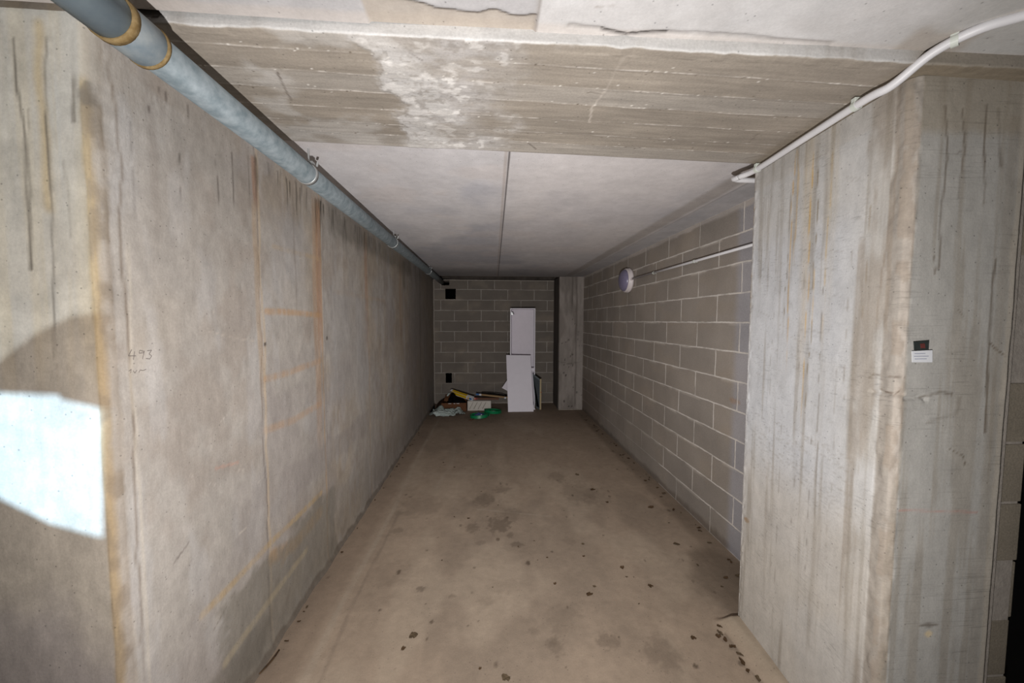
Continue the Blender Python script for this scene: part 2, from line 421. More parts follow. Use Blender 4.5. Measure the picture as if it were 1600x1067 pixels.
    for k in range(60):
        y = 1.75+1.9*rs.rand()**.8; L = .05+.2*rs.rand()**2; zt = 2.30+.03*rs.rand()
        b.streak(y, zt, zt-L-.04, .004+.010*rs.rand(), (66, 62, 54), .3+.5*rs.rand(), seed=k, fade=.6)
    for k in range(26):
        y = 1.2+4.5*rs.rand(); L = .3+1.2*rs.rand()
        b.streak(y, 2.3, 2.3-L, .006+.02*rs.rand(), rs.choice([0, 1]) and (126, 116, 108) or (176, 168, 162), .35, seed=100+k, fade=.6)
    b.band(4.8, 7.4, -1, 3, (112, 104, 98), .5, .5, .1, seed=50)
    b.band(2.5, 5.0, 2.16, 2.4, (104, 98, 88), .45, .05, .06, seed=51)
    b.streak(4.6, 2.3, 1.9, .1, (90, 84, 74), .5, seed=52)
    b.blob(1.773, 1.461, .011, .011, (84, 76, 70), .9, nz=.2, seed=1, f=1); b.blob(2.43, 1.46, .012, .012, (90, 80, 74), .8, nz=.2, seed=1, f=1)
    b.line([(1.42, 1.535), (1.58, 1.50), (1.70, 1.48)], .003, (184, 172, 160), .5, seed=53)
    b.line([(1.24, .77), (1.30, .80)], .004, (90, 80, 76), .7, seed=54)
    b.line([(1.40, .40), (1.52, .46)], .003, (104, 96, 86), .6, seed=55)
    for k in range(14):
        y, z_ = 1.2+1.4*rs.rand(), .5+1.6*rs.rand(); dy, dz = (rs.rand()-.5)*.12, (rs.rand()-.5)*.05
        b.line([(y, z_), (y+dy, z_+dz)], .0022, (194, 184, 174), .6, seed=60+k)
    b.band(1.0, 8, -1, .035, (104, 94, 84), .8, .01, .03, seed=56)
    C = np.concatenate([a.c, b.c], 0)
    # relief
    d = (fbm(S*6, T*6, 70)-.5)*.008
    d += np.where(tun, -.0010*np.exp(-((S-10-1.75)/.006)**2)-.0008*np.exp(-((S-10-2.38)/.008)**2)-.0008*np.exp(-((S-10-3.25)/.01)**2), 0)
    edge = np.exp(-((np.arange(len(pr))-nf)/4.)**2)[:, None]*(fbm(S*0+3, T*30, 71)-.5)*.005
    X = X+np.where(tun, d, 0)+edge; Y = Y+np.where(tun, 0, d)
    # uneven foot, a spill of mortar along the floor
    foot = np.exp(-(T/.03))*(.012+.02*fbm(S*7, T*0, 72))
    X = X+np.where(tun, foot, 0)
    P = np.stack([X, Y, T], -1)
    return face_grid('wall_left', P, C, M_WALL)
wl = build_left()

def ceiling_far():
    x = steps((-1.25, .06, .014), (.06, .18, .003), (.18, 1.9, .014)); y = steps((1.6, 3, .012), (3, 6.5, .03))
    S, T = np.meshgrid(x, y, indexing='ij')
    a = Skin(S, T, (192, 188, 189))
    a.mottle(2, 1.4, .10, 1); a.mottle(5, .8, .08, 2)
    a.tint(1.6, 1.1, (160, 160, 168), .45, .65, .55, 3)
    a.tint(3, 3, (196, 186, 182), .55, .7, .35, 4)
    a.band(.12, 1.3, 1.7, 4.2, (206, 198, 195), .5, .2, .12, seed=9)
    a.band(1.30, 1.40, 1, 7, (150, 142, 136), .75, .02, .01, seed=5)
    a.line([(1.41, 1.6), (1.425, 2.6), (1.455, 4), (1.48, 6.5)], .007, (196, 188, 182), .8, seed=6)
    a.band(1.43, 1.7, 1, 7, (158, 156, 158), .5, .02, .01, seed=7)
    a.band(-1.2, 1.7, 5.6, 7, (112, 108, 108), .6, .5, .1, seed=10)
    j = .092+.0115*(T-1.75)
    a.mix((1-sm(.002, .006, np.abs(S-j)))*.9, (90, 84, 82))
    a.mix((1-sm(.004, .012, np.abs(S-j+.016)))*.5, (160, 146, 138))
    for pts in ([(-.1, 2.1), (.02, 2.0)], [(.4, 2.2), (.6, 2.5)], [(-.7, 2.6), (-.5, 2.9)], [(.6, 3.2), (.9, 3.0)]):
        a.line(pts, .004, (196, 190, 188), .4, seed=int(pts[0][1]*10))
    Z = ZC+(fbm(S*2, T*2, 8)-.5)*.006
    Z += .005*np.exp(-((S-j)/.004)**2)
    sg = np.clip((S-1.30)/.08, 0, 1)*(S < 1.43)*-.010
    Z += sg-np.where(S >= 1.43, .004, 0)
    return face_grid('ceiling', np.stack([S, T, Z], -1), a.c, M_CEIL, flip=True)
ceiling_far()

def beam():
    x = steps((-1.055, 1.75, .006))
    # profile: front lip, underside, back lip
    prof = [(0, 2.47), (0, 2.40)]+[(0, z_) for z_ in (2.358, 2.355, 2.352, 2.349, 2.345, 2.340, 2.336, 2.332, ZS+.003)]+[(.002, ZS+.001)]
    ys = steps((.004, .66, .0036))
    prof += [(v, ZS) for v in ys]+[(.665, ZS+.01), (.667, ZS+.03), (.667, 2.47)]
    pr = np.array(prof)
    S, K = np.meshgrid(x, np.arange(len(pr)), indexing='ij')
    D = pr[K, 0]; Z = pr[K, 1]
    Yf = 1.032-.02*S; Y = Yf+D*(1.68-Yf)/.667; Z = Z-np.where(Z < 2.4, .018, 0)*S-np.where((Z > 2.34) & (Z < 2.4), -.006, 0)*S
    a = Skin(S, Y, (146, 138, 129))
    lines = [at(772, v, Z=ZS).y for v in (96, 129, 155, 181, 203, 219)]
    rs = np.random.RandomState(3)
    prev = 1.0
    for i, yl in enumerate(lines+[1.75]):
        sh = rs.rand()
        a.band(-2, 3, prev, yl, (136, 126, 114) if sh > .5 else (150, 143, 135), .55, .006, .003, seed=i); prev = yl
    a.mottle(3, 22, .12, 2); a.mottle(1.5, 90, .12, 5); a.mottle(7, 7, .08, 6)
    for i, yl in enumerate(lines):
        w_ = Y-(.012*0)-yl+(fbm(S*8, Y*0+i, 90+i)-.5)*.008
        n = fbm(S*14, S*0+i*3.1, 80+i, 3)
        a.mix((1-sm(.001, .0042, np.abs(w_)))*(.15+.65*sm(.42, .58, n))*(.5+.5*sm(.4, .6, fbm(S*90, Y*5, 81+i, 2))), (196, 188, 180))
        a.mix((1-sm(.001, .005, np.abs(w_-.006)))*.15, (100, 88, 76))
        Z = Z-np.where(D > .03, .0006*np.exp(-(w_/.004)**2)*sm(.35, .6, n), 0)
    # whitish bloom where lime has washed through
    cx = -.42+.35*np.clip((1.62-Y)/.6, 0, 1)*0+.0
    pts = [(-.70, 1.03), (-.46, 1.15), (-.42, 1.3), (-.38, 1.4), (-.36, 1.5), (-.46, 1.62)]
    le = np.interp(Y, [p[1] for p in pts], [-.40, -.33, -.32, -.31, -.33, -.33]); re = np.interp(Y, [1.03, 1.2, 1.35, 1.5, 1.62], [.10, .03, .02, .04, .06])
    nn = (fbm(S*9, Y*9, 60, 5)-.5)*.30
    bloom = sm(-.03, .03, S-le+nn)*(1-sm(-.15, .10, S-re+nn))
    bloom *= .45+.55*sm(.35, .55, fbm(S*6, Y*12, 61))
    a.mix(bloom*.75, (174, 170, 168))
    core = sm(-.03, .02, S-le+nn)*(1-sm(-.02, .05, S-le-.14+nn))
    a.mix(core*.5, (192, 189, 186))
    vn = np.abs(fbm(S*11, Y*16, 161, 4)-.5); a.mix(bloom*(1-sm(.004, .018, vn))*.5, (140, 132, 124))
    a.mix(bloom*sm(.60, .68, fbm(S*26, Y*34, 162, 3))*.7, (212, 208, 204)); a.mix(bloom*sm(.66, .72, fbm(S*30, Y*40, 163, 3))*.45, (122, 114, 106))
    ring = np.exp(-((S-le+nn)/.006)**2)
    a.mix(ring*.5, (112, 102, 92)); Z = Z-np.where(D > .03, core*.004*fbm(S*40, Y*40, 62), 0)
    a.mix(sm(.56, .7, fbm(S*4, Y*6, 63))*.5*(1-sm(-.3, .25, S)), (180, 176, 172))
    # pale lip along the front edge
    lip = 1-sm(.0005, .004, D+(fbm(S*20, S*0+1, 64)-.5)*.006)
    a.mix(lip*.85, (192, 190, 188))
    a.mix((1-sm(.001, .008, np.abs(D-.0)))*0, (90, 80, 70))
    rt = sm(1.15, 1.25, S); a.mix(rt*.75, (122, 110, 92))
    lt = 1-sm(-1.06, -1.03, S); a.mix(lt*.6, (124, 112, 96))
    # cracks and scratches
    for q, c, al, wd in (([(435, 120), (447, 150), (455, 162)], (84, 72, 64), .8, .004), ([(945, 140), (925, 165), (920, 188)], (186, 176, 166), .7, .004), ([(920, 140), (940, 143)], (80, 70, 60), .7, .002),
                         ([(825, 222), (838, 232)], (70, 60, 52), .8, .003), ([(1165, 240), (1188, 236)], (90, 78, 68), .6, .003), ([(975, 85), (955, 120), (945, 140)], (170, 160, 150), .5, .004),
                         ([(1170, 215), (1185, 200)], (96, 84, 74), .5, .003), ([(640, 85), (660, 96)], (90, 80, 72), .5, .003)):
        pp = [at(u, v, Z=ZS) for u, v in q]
        a.line([(p.x, p.y) for p in pp], wd, c, al, seed=q[0][0])
    for k in range(240):
        xx = -1+2.2*rs.rand(); yy = lines[rs.randint(6)]+(rs.rand()-.5)*(.05 if k % 2 else .004)
        a.mix((np.hypot(S-xx, Y-yy) < .0026)*.8, (214, 208, 200) if k % 3 else (84, 72, 60))
    Z = Z+np.where(D > .03, (fbm(S*3, Y*40, 66)-.5)*.003, 0)
    Zl = np.where((D <= .03) & (pr[K, 1] < 2.34), (fbm(S*25, S*0, 67)-.5)*.006, 0)
    P = np.stack([S, Y, Z+Zl], -1)
    return face_grid('ceiling_beam', P, a.c, M_BEAM, flip=True)
beam()

def ceiling_front():
    x = steps((-3.6, -1.5, .1), (-1.5, 1.9, .007), (1.9, 3.6, .1)); y = steps((-3.1, .55, .12), (.55, 1.035, .0065))
    S, T = np.meshgrid(x, y, indexing='ij')
    a = Skin(S, T, (187, 184, 183))
    a.mottle(3, 5, .08, 1)
    a.band(-4, .118, -4, 1.1, (160, 157, 158), .75, .006, .004, seed=2)
    a.tint(5, 9, (196, 194, 194), .45, .65, .5, 3)
    a.band(1.15, 4, -4, 1.1, (168, 166, 162), .7, .1, .08, seed=4)
    a.band(-4, -.75, -4, 1.1, (160, 150, 142), .6, .12, .06, seed=5)
    a.band(-4, 4, 1.0, 1.1, (186, 176, 168), .5, .01, .008, seed=7)
    # beige make-up strip between slab edge and beam, left of the joint
    cr = [at(u, v, Z=2.352) for u, v in ((560, -12), (640, 2), (680, 14), (745, 22), (775, 16), (800, 24), (822, 26), (835, 24))]
    yl = np.interp(S, [p.x for p in cr], [p.y for p in cr])+(fbm(S*30, S*0, 5)-.5)*.008
    inm = (S > cr[0].x) & (S < .118)
    a.mix(np.where(inm, sm(-.002, .003, T-yl), 0)*.7, (164, 152, 138))
    a.mix(np.where(inm, np.exp(-((T-yl)/.0035)**2), 0), (58, 50, 44))
    a.mix((1-sm(.002, .005, np.abs(S-.12)))*sm(-4, -3, T)*.8, (110, 100, 92))
    # fissure right of the joint, next to the beam
    c2 = [at(u, v, Z=2.352) for u, v in ((885, 38), (940, 43), (962, 48), (978, 52), (1000, 49), (1045, 47), (1150, 51), (1300, 63))]
    y2 = np.interp(S, [p.x for p in c2], [p.y for p in c2]); m2 = (S > c2[0].x) & (S < c2[-1].x)
    y2 = y2+(fbm(S*40, S*0, 55)-.5)*.006; a.mix(np.where(m2, np.exp(-((T-y2)/.0048)**2)*(.45+.55*(S < c2[5].x)*(S > c2[1].x)), 0), (40, 34, 30))
    a.band(1.12, 1.3, .93, 1.05, (158, 148, 138), .7, .02, .03, seed=8)
    a.line([(1.26, .9), (1.33, .84), (1.42, .79)], .008, (200, 192, 182), .6, seed=9)
    rs = np.random.RandomState(9)
    for k in range(16):
        xx, yy = -1+2.6*rs.rand(), .75+.27*rs.rand()
        a.line([(xx, yy), (xx+(rs.rand()-.5)*.15, yy+(rs.rand()-.5)*.03)], .002, (140, 130, 122), .5, seed=k)
    Z = 2.352-.012*np.clip(S, -1.3, 1.7)+(fbm(S*3, T*3, 8)-.5)*.004
    Z = Z+np.where(m2, .006*np.exp(-((T-y2)/.005)**2), 0)+np.where(inm, .006*np.exp(-((T-yl)/.004)**2)+.006*sm(0, .01, T-yl), 0)
    return face_grid('ceiling', np.stack([S, T, Z], -1), a.c, M_CEIL, flip=True)
ceiling_front()

def floor():
    x = steps((-3.6, -1.3, .12), (-1.3, -1.04, .02), (-1.04, 1.66, .009), (1.66, 3.6, .12)); y = steps((-3.1, 1.2, .12), (1.2, 3.2, .009), (3.2, 7.3, .024))
    S, T = np.meshgrid(x, y, indexing='ij')
    a = Skin(S, T, (156, 139, 122))
    a.mottle(2.2, 1.6, .14, 1); a.mottle(9, 7, .09, 2); a.mottle(30, 30, .06, 3)
    a.tint(1.6, 1.0, (132, 118, 104), .5, .66, .6, 4)
    a.tint(2.6, 1.4, (172, 156, 138), .54, .7, .45, 5)
    a.band(-1.2, -.86, 1, 8, (138, 120, 104), .55, .03, .02, seed=6)           # strip beside the left wall
    a.line([(-.80, 1.2), (-.82, 2), (-.80, 3), (-.83, 4.5), (-.8, 6)], .02, (170, 156, 140), .5, seed=7)
    a.line([(-.72, 1.2), (-.76, 2), (-.74, 3)], .012, (120, 106, 94), .4, seed=17)
    a.line([(-.45, 4.6), (-.42, 3.9), (-.50, 3.4)], .03, (166, 152, 136), .35, seed=8)
    for pts in ([(-.7, 3.75), (.1, 3.7)], [(-.1, 3.0), (.5, 2.85)], [(-.6, 4.4), (-.2, 4.3)]):
        a.line(pts, .012, (170, 158, 142), .35, seed=int(pts[0][1]*10))
    a.band(1.48, 1.8, 1.6, 8, (104, 90, 76), .45, .04, .03, seed=9)
    a.blob(1.45, 2.05, .22, .3, (112, 98, 84), .7, nz=.4, seed=10); a.blob(1.22, 2.9, .2, .35, (128, 114, 100), .45, seed=11)
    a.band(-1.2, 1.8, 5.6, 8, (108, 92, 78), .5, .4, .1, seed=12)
    # damp spots: place in frame (u, v), size across and along, depth of tone
    for i, (u, v, ru, rv, al) in enumerate(((785, 765, 12, 5, .35), (757, 781, 16, 9, .45), (780, 818, 17, 12, .6), (738, 824, 9, 8, .45), (797, 836, 5, 4, .5), (808, 851, 9, 4, .55), (752, 848, 7, 4, .3), (800, 805, 14, 9, .25),
            (620, 829, 9, 4, .35), (657, 920, 6, 4, .55), (707, 932, 6, 3, .35), (870, 745, 12, 7, .35), (875, 985, 14, 8, .25), (835, 985, 9, 6, .3), (860, 1005, 10, 8, .3), (950, 1001, 16, 10, .4), (905, 770, 24, 14, .25), (930, 775, 20, 12, .25),
            (760, 940, 14, 6, .2), (880, 960, 26, 16, .2), (610, 895, 30, 14, .22), (1035, 1020, 26, 22, .35), (655, 790, 30, 16, .2), (1060, 800, 24, 12, .2), (890, 845, 10, 6, .25), (790, 915, 24, 10, .15), (868, 1010, 12, 14, .4), (1135, 905, 20, 30, .25))):
        p = at(u, v, Z=0); q = at(u+ru, v, Z=0); r = at(u, v-rv, Z=0)
        a.blob(p.x, p.y, max(.012, (q-p).length), max(.012, (r-p).length), (100, 87, 75), al, nz=.8, soft=.3, seed=i*3, f=16)
    rs = np.random.RandomState(12)
    for k in range(150):
        xx, yy = -1+2.6*rs.rand(), 1.5+4.5*rs.rand()**1.3; r = .003+.010*rs.rand()**3
        a.blob(xx, yy, r, r*(1+rs.rand()), (84, 70, 58), .35+.5*rs.rand(), nz=.4, seed=k, f=3)
    a.line([(.72, 1.28), (.74, 1.5)], .003, (170, 158, 140), .3, seed=77)
    Z = (fbm(S*1.5, T*1.5, 13)-.5)*.006+(fbm(S*20, T*20, 14)-.5)*.0012
    Z = Z*np.clip((S-XL)/.1, 0, 1)*np.clip((1.64-S)/.1, 0, 1)
    # trowelled wedge along the pillar foot
    wd = np.clip((S-1.17)/.09, 0, 1)*np.clip((1.8-T)/.03, 0, 1)*np.clip((T-1.0)/.03, 0, 1)*(S < 1.66)
    Z = Z+wd*.035
    a.mix(wd*.7*sm(.05, .2, wd), (166, 152, 134))
    a.mix(np.exp(-((S-1.18)/.008)**2)*(T < 1.70)*(T > 1.0)*.5*sm(.4, .55, fbm(S*20, T*12, 15)), (70, 58, 46))
    return face_grid('floor', np.stack([S, T, Z], -1), a.c, M_FLOOR)
floor()

def block_face(name, axis, val, us, zs, mat, base, holes=(), flip=False, jointfn=None, paint=None):
    S, T = np.meshgrid(us, zs, indexing='ij')
    a = Skin(S, T, base); a.mottle(2, 2, .08, 2); a.tint(3, 5, (150, 138, 124), .55, .75, .3, 6)
    if paint: paint(a)
    V = val+(fbm(S*4, T*4, 5)-.5)*.004
    P = np.stack([V, S, T], -1) if axis == 0 else np.stack([S, V, T], -1)
    o = face_grid(name, P, a.c, mat, flip=flip)
    me = o.data; j = np.ones(S.shape) if jointfn is None else jointfn(S, T)
    at_ = me.attributes.new('joint', 'FLOAT', 'POINT'); at_.data.foreach_set('value', j.reshape(-1).astype(np.float32))
    if holes:
        bm = bmesh.new(); bm.from_mesh(me); dead = []
        for f in bm.faces:
            c = f.calc_center_median(); u = c[1-axis]
            if any(h[0] < u < h[1] and h[2] < c.z < h[3] for h in holes): dead.append(f)
        bmesh.ops.delete(bm, geom=dead, context='FACES'); bm.to_mesh(me); bm.free()
    return o
def paint_r(a):
    for i in range(12):                                      # pale smears beside the mortar
        zz = .1959*(i+1); n = fbm(a.s*5, a.s*0+i, 30+i, 3)
        a.mix(np.exp(-((a.t-zz+.008)/.008)**2)*sm(.52, .66, n)*.75, (182, 174, 164))
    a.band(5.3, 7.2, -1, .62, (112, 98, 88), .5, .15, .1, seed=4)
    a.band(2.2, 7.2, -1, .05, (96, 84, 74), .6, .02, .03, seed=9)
    a.band(2.0, 2.36, -1, 3, (154, 154, 162), .6, .04, .01, seed=10)
    a.blob(2.33, 1.04, .05, .02, (150, 112, 74), .4, seed=3)
    a.band(2.1, 7, 2.312, 3, (176, 168, 162), .9, .004, .008, seed=11)
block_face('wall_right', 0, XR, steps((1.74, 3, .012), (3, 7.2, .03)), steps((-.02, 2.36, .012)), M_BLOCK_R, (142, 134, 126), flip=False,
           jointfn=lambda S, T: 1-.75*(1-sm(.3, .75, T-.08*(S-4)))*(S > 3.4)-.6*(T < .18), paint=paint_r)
HOLES = [(-.825, -.634, 1.975, 2.166), (-.830, -.715, .40, .585)]
PH = (-.895, -.75, 2.23, 2.34)
hx = sorted(set([-1.3, 1.9]+[h[i] for h in HOLES+[PH] for i in (0, 1)])); hz = sorted(set([-.02, 2.335]+[h[i] for h in HOLES+[PH] for i in (2, 3)]))
def refine(v, st): return steps(*[(a_, b_, st) for a_, b_ in zip(v, v[1:])])
block_face('wall_back', 1, YB, refine(hx, .04), refine(hz, .04), M_BLOCK_B, (113, 106, 99), HOLES+[PH],
           jointfn=lambda S, T: .5*np.ones(S.shape)-.3*(T < .5), flip=False)
# deep cavities behind the openings of the end wall
for h in HOLES+[PH]:
    bm = bmesh.new(); vs = box_bm(bm, (h[0]-.004, YB+.002, h[2]-.004), (h[1]+.004, YB+.5, h[3]+.004))
    bm.faces.ensure_lookup_table()
    fr = [f for f in bm.faces if all(abs(v.co.y-(YB+.002)) < 1e-4 for v in f.verts)]
    bmesh.ops.delete(bm, geom=fr, context='FACES_ONLY')
    o = from_bm('wall_recess', bm, M_VOID); o['kind'] = 'structure'
# pale mortar band around the end wall, and the dark slot over it
def band(name, lo, hi, mat, bevel=.002):
    o = box(name, lo, hi, mat, bevel=bevel); o['kind'] = 'structure'; return o
M_MORT = plain('pale_mortar', (146, 138, 130), .95, .1, 0, .15, 30, .5)
M_DIRTY = plain('rough_dark_concrete', (96, 88, 80), .95, .1, 0, .15, 12, .5)
band('trim_1', (-1.06, YB-.008, 2.318), (1.25, YB+.02, 2.336), M_MORT)
band('trim_2', (-1.052, YB-.01, 0), (-1.030, YB+.02, 2.30), M_MORT)
band('trim_3', (.1, YB-.014, 0), (1.22, YB+.02, .022), M_MORT)
o = band('ceiling_slot', (-1.3, YB+.10, 2.3), (1.9, YB+.2, 2.6), plain('slot_concrete', (74, 67, 62), .95, .1, 0, .3, 8), 0)
o = band('ceiling_recess', (-1.3, 6.5, 2.50), (1.9, YB+.2, 2.56), M_DIRTY, 0)
o = band('ceiling_edge', (-1.3, 6.48, 2.347), (1.9, 6.505, 2.51), M_DIRTY, 0)
# right wall plate running on above the slot and outer shells
box('wall_right_upper', (XR, 6.4, 2.33), (1.75, 7.2, 2.6), M_DIRTY)['kind'] = 'structure'
box('wall_left_upper', (-1.35, 6.4, 2.40), (-1.04, 7.2, 2.6), M_DIRTY)['kind'] = 'structure'

def solid_face(name, prof, z, mat, paint, base, rel=.006, seed=0):
    """prof rows: x, y, s, outward nx, ny"""
    pr = np.array(prof); S, T = np.meshgrid(pr[:, 2], z, indexing='ij')
    a = Skin(S, T, base); paint(a)
    d = (fbm(S*7, T*5, seed)-.5)*rel+getattr(a, 'rel', 0)
    P = np.stack([pr[:, 0:1]+pr[:, 3:4]*d, pr[:, 1:2]+pr[:, 4:5]*d, T], -1)
    return face_grid(name, P, a.c, mat)

# column in the far right corner
def col_paint(a):
    a.mottle(16, 2, .18, 3); a.mottle(8, 8, .12, 4); a.tint(9, 2, (112, 104, 98), .45, .65, .6, 5)
    a.streak(.30, 2.4, 0, .02, (90, 82, 76), .6, seed=6, fade=.05); a.streak(.23, 2.4, 1.7, .02, (82, 76, 70), .6, seed=7)
    rs = np.random.RandomState(2)
    for k in range(34): a.blob(rs.rand()*.42, rs.rand()*2.3, .006+.01*rs.rand(), .006+.014*rs.rand(), (60, 54, 50), .9, seed=k, f=2)
    a.line([(0, .86), (.2, .82), (.4, .86)], .01, (84, 76, 70), .6, seed=11)
    a.mix((a.s < -.001)*.75, (62, 56, 52)); a.band(.32, .6, -1, 3, (148, 140, 134), .4, .01, .01, seed=12)  # left face darkened in colour, as grazing-light shade
cp = [(1.215, y, y-6.38-.6, -1, 0) for y in steps((7.0, 6.40, .06))[::1]]
cp = [(1.215, 7.0-.06*i, -.6+.06*i, -1, 0) for i in range(11)]
cp += [(1.222, 6.384, .004, -.7, -.7)]+[(1.225+x_, 6.38-(.012 if x_ > .33 else 0), .01+x_, 0, -1) for x_ in steps((0, .42, .014))]
solid_face('column', cp, steps((0, 2.345, .02)), M_WALL, col_paint, (140, 132, 126))
band('column_foot', (1.215, 6.36, 0), (1.6, 6.40, .018), M_MORT)

# pier on the right: tunnel side, chipped chamfer, face towards the aisle
def pier():
    prof = []
    for i in range(8): prof.append((1.66-.357*i/7, 1.774, -1.8+.04*i, 0, 1))
    n = 110
    for i in range(n+1):
        t = i/n; prof.append((1.303-.050*t, 1.772-.700*t, -1.772+.700*t, -1, 0))        # s = -y
    for i in range(1, 8):
        t = i/7; prof.append((1.253+.024*t, 1.072-.022*t**.5, -1.072+.030*t, -.7, -.7))
    for x in steps((1.277, 1.625, .006))[1:]: prof.append((x, 1.05, x, 0, -1))
    for t in (.3, .6, 1): prof.append((1.625+.012*t, 1.05+.06*t, 1.625+.02*t, .5, -.5))
    pr = np.array(prof); z = steps((0, 2.30, .0065))
    S, T = np.meshgrid(pr[:, 2], z, indexing='ij'); a = Skin(S, T, (184, 182, 180))
    a.mottle(24, 1.0, .035, 1); a.mottle(8, 5, .05, 2); a.mottle(50, 40, .05, 3)
    side = (S < -1.05); fr = S > 0
    # ---- tunnel side
    def X_(u, v):                                        # point of the side face as (s, z)
        d = CF+CR*((u-800)/F)-CU*((v-533.5)/F); k0 = 50/700
        # plane x = 1.303 - (1.772 - y)*k0
        t = (1.303-1.772*k0)/(d.x-d.y*k0); p = Vector((0, 0, H))+d*t; return (-p.y, p.z)
    def band_px(u0, u1, z0, z1, c, al, sf=.012, sd=0):
        s0, s1 = X_(u0, 600)[0], X_(u1, 600)[0]; a.band(s0, s1, z0, z1, c, al, sf, .01, seed=sd)
    keep = a.c.copy()
    band_px(1160, 1320, .55, 1.95, (182, 184, 190), .5, .08, 1)
    band_px(1150, 1420, -1, .9, (178, 168, 154), .55, .15, 2)
    a.tint(4, 3, (178, 176, 174), .5, .7, .35, 17)
    a.mix(np.exp(-((S-X_(1248, 600)[0])/.022)**2)*sm(1.0, 2.2, T)*(.4+.6*sm(.3, .6, fbm(S*60, T*2, 91)))*.6*(S < -1.2), (184, 160, 116)); a.mix(np.exp(-((S-X_(1284, 600)[0])/.022)**2)*sm(1.2, 2.3, T)*(.3+.7*sm(.3, .6, fbm(S*60, T*2, 92)))*.45*(S < -1.2), (180, 162, 128))
    band_px(1340, 1430, 1.1, 2.3, (168, 160, 148), .35, .04, 5)
    band_px(1380, 1425, -1, 1.3, (154, 145, 132), .45, .02, 6)
    for u, v0, v1, w_, c, al in ((1242, 245, 600, .004, (190, 150, 82), .85), (1248, 230, 420, .007, (192, 156, 92), .6), (1272, 225, 700, .0035, (196, 156, 80), .8), (1280, 225, 760, .0025, (120, 104, 76), .8), (1300, 220, 560, .003, (188, 160, 108), .6),
                               (1236, 300, 640, .002, (112, 100, 82), .7), (1290, 430, 900, .002, (120, 112, 102), .7), (1270, 640, 1000, .002, (120, 112, 106), .6), (1256, 420, 980, .002, (124, 116, 108), .55), (1212, 420, 800, .002, (130, 124, 118), .5),
                               (1358, 300, 560, .0022, (136, 120, 96), .6), (1388, 280, 560, .005, (120, 104, 86), .6), (1192, 380, 620, .0018, (130, 126, 120), .6), (1330, 380, 700, .002, (132, 122, 110), .5), (1222, 640, 1040, .002, (130, 122, 112), .5),
                               (1308, 560, 1010, .0016, (136, 128, 118), .4), (1350, 620, 1000, .002, (150, 140, 126), .4), (1275, 420, 520, .003, (196, 160, 92), .6)):
        s0, t0 = X_(u, v0); s1, t1 = X_(u, v1)
        a.streak(s0, t0, t1, w_*.85, c, al*.9, seed=u, fade=.3)
    rs = np.random.RandomState(8)
    for k in range(150):                                 # fine trowel scratches
        s0, t0 = -1.74+.55*rs.rand(), (.85+.28*rs.rand() if k % 3 else 1.2+.9*rs.rand()); L = .02+.06*rs.rand(); g = -.12-.35*rs.rand()
        m_ = (np.abs(S-s0) < .1) & (np.abs(T-t0) < .1)
        dx, dy = L, L*g; kk = np.clip(((S-s0)*dx+(T-t0)*dy)/(dx*dx+dy*dy), 0, 1); dd = np.hypot(S-s0-kk*dx, T-t0-kk*dy)
        a.mix(np.where(m_ & side, 1-sm(.001, .003, dd), 0)*.25, (132, 124, 114))
    s0, t0 = X_(1166, 812); a.blob(s0, t0, .02, .012, (150, 120, 88), .8, seed=5)
    a.mix((S < -1.76)*.6, (170, 166, 164))
    # upper thin render, diagonal edge
    a.mix(np.where(side, sm(2.20, 2.215, T+(fbm(S*12, T*12, 24)-.5)*.03), 0)*.35, (172, 164, 154))
    a.c = np.where(fr[..., None], keep, a.c)
    # ---- chamfer: pale chipped strip
    cz = (S > -1.10) & (S < -1.03); a.mix(cz*.75, (138, 129, 119)); a.mix(((S > -1.066) & (S < -1.046))*sm(.3, .45, fbm(S*20, T*5, 9))*.8, (170, 160, 150)); a.mix(((S > -1.078) & (S < -1.03))*sm(.5, .62, fbm(S*30, T*14, 19))*.5, (140, 126, 112))
    for z0, aa in ((1.34, 1.0), (1.365, .8), (1.395, .7)): a.mix(np.where((S > -1.14+(1.395-z0)) & (S < 1.33), np.exp(-((T-z0+(fbm(S*24+z0*90, T*10, 9)-.5)*.05)/.0028)**2), 0)*aa*sm(.35, .55, fbm(S*45, T*20+z0*50, 29))*((S < -1.03) | (z0 < 1.36)), (96, 82, 70))
    a.mix(np.where((S > -1.2) & (S < -1.09), sm(.45, .6, fbm(S*14, T*3, 19)), 0)*.55, (144, 132, 119))
    # ---- aisle face
    b = a
    fm = lambda x: np.where(fr, x, 0)
    cc = a.c.copy()
    a.mix(fm(np.ones(S.shape))*.6, (144, 139, 130))
    a.mix(fm(sm(2.12, 2.16, T+(fbm(S*20, T*0, 5)-.5)*.02)), (152, 144, 132))
    a.tint(40, 1.5, (132, 122, 108), .5, .7, .45, 23)
    for pts, wd, al in (([(1478, 165), (1480, 250), (1472, 320), (1466, 420)], .004, .7), ([(1505, 170), (1508, 235), (1498, 310)], .0035, .55), ([(1540, 165), (1537, 320)], .004, .8), ([(1560, 170), (1562, 260)], .006, .5),
                        ([(1556, 405), (1550, 450), (1545, 530), (1542, 600), (1540, 675)], .005, .9), ([(1545, 535), (1572, 555)], .003, .9), ([(1496, 485), (1510, 505)], .002, .7), ([(1495, 240), (1502, 236)], .003, .6),
                        ([(1460, 400), (1461, 430)], .002, .6), ([(1440, 622), (1470, 612), (1488, 616)], .005, .7), ([(1500, 622), (1496, 645), (1450, 660)], .006, .3), ([(1525, 800), (1520, 860)], .002, .6), ([(1484, 700), (1505, 712), (1508, 728)], .002, .8)):
        q = [at(u, v, Y=1.05) for u, v in pts]; a.line([(p.x, p.z) for p in q], wd, (92, 80, 66), al, seed=pts[0][0])
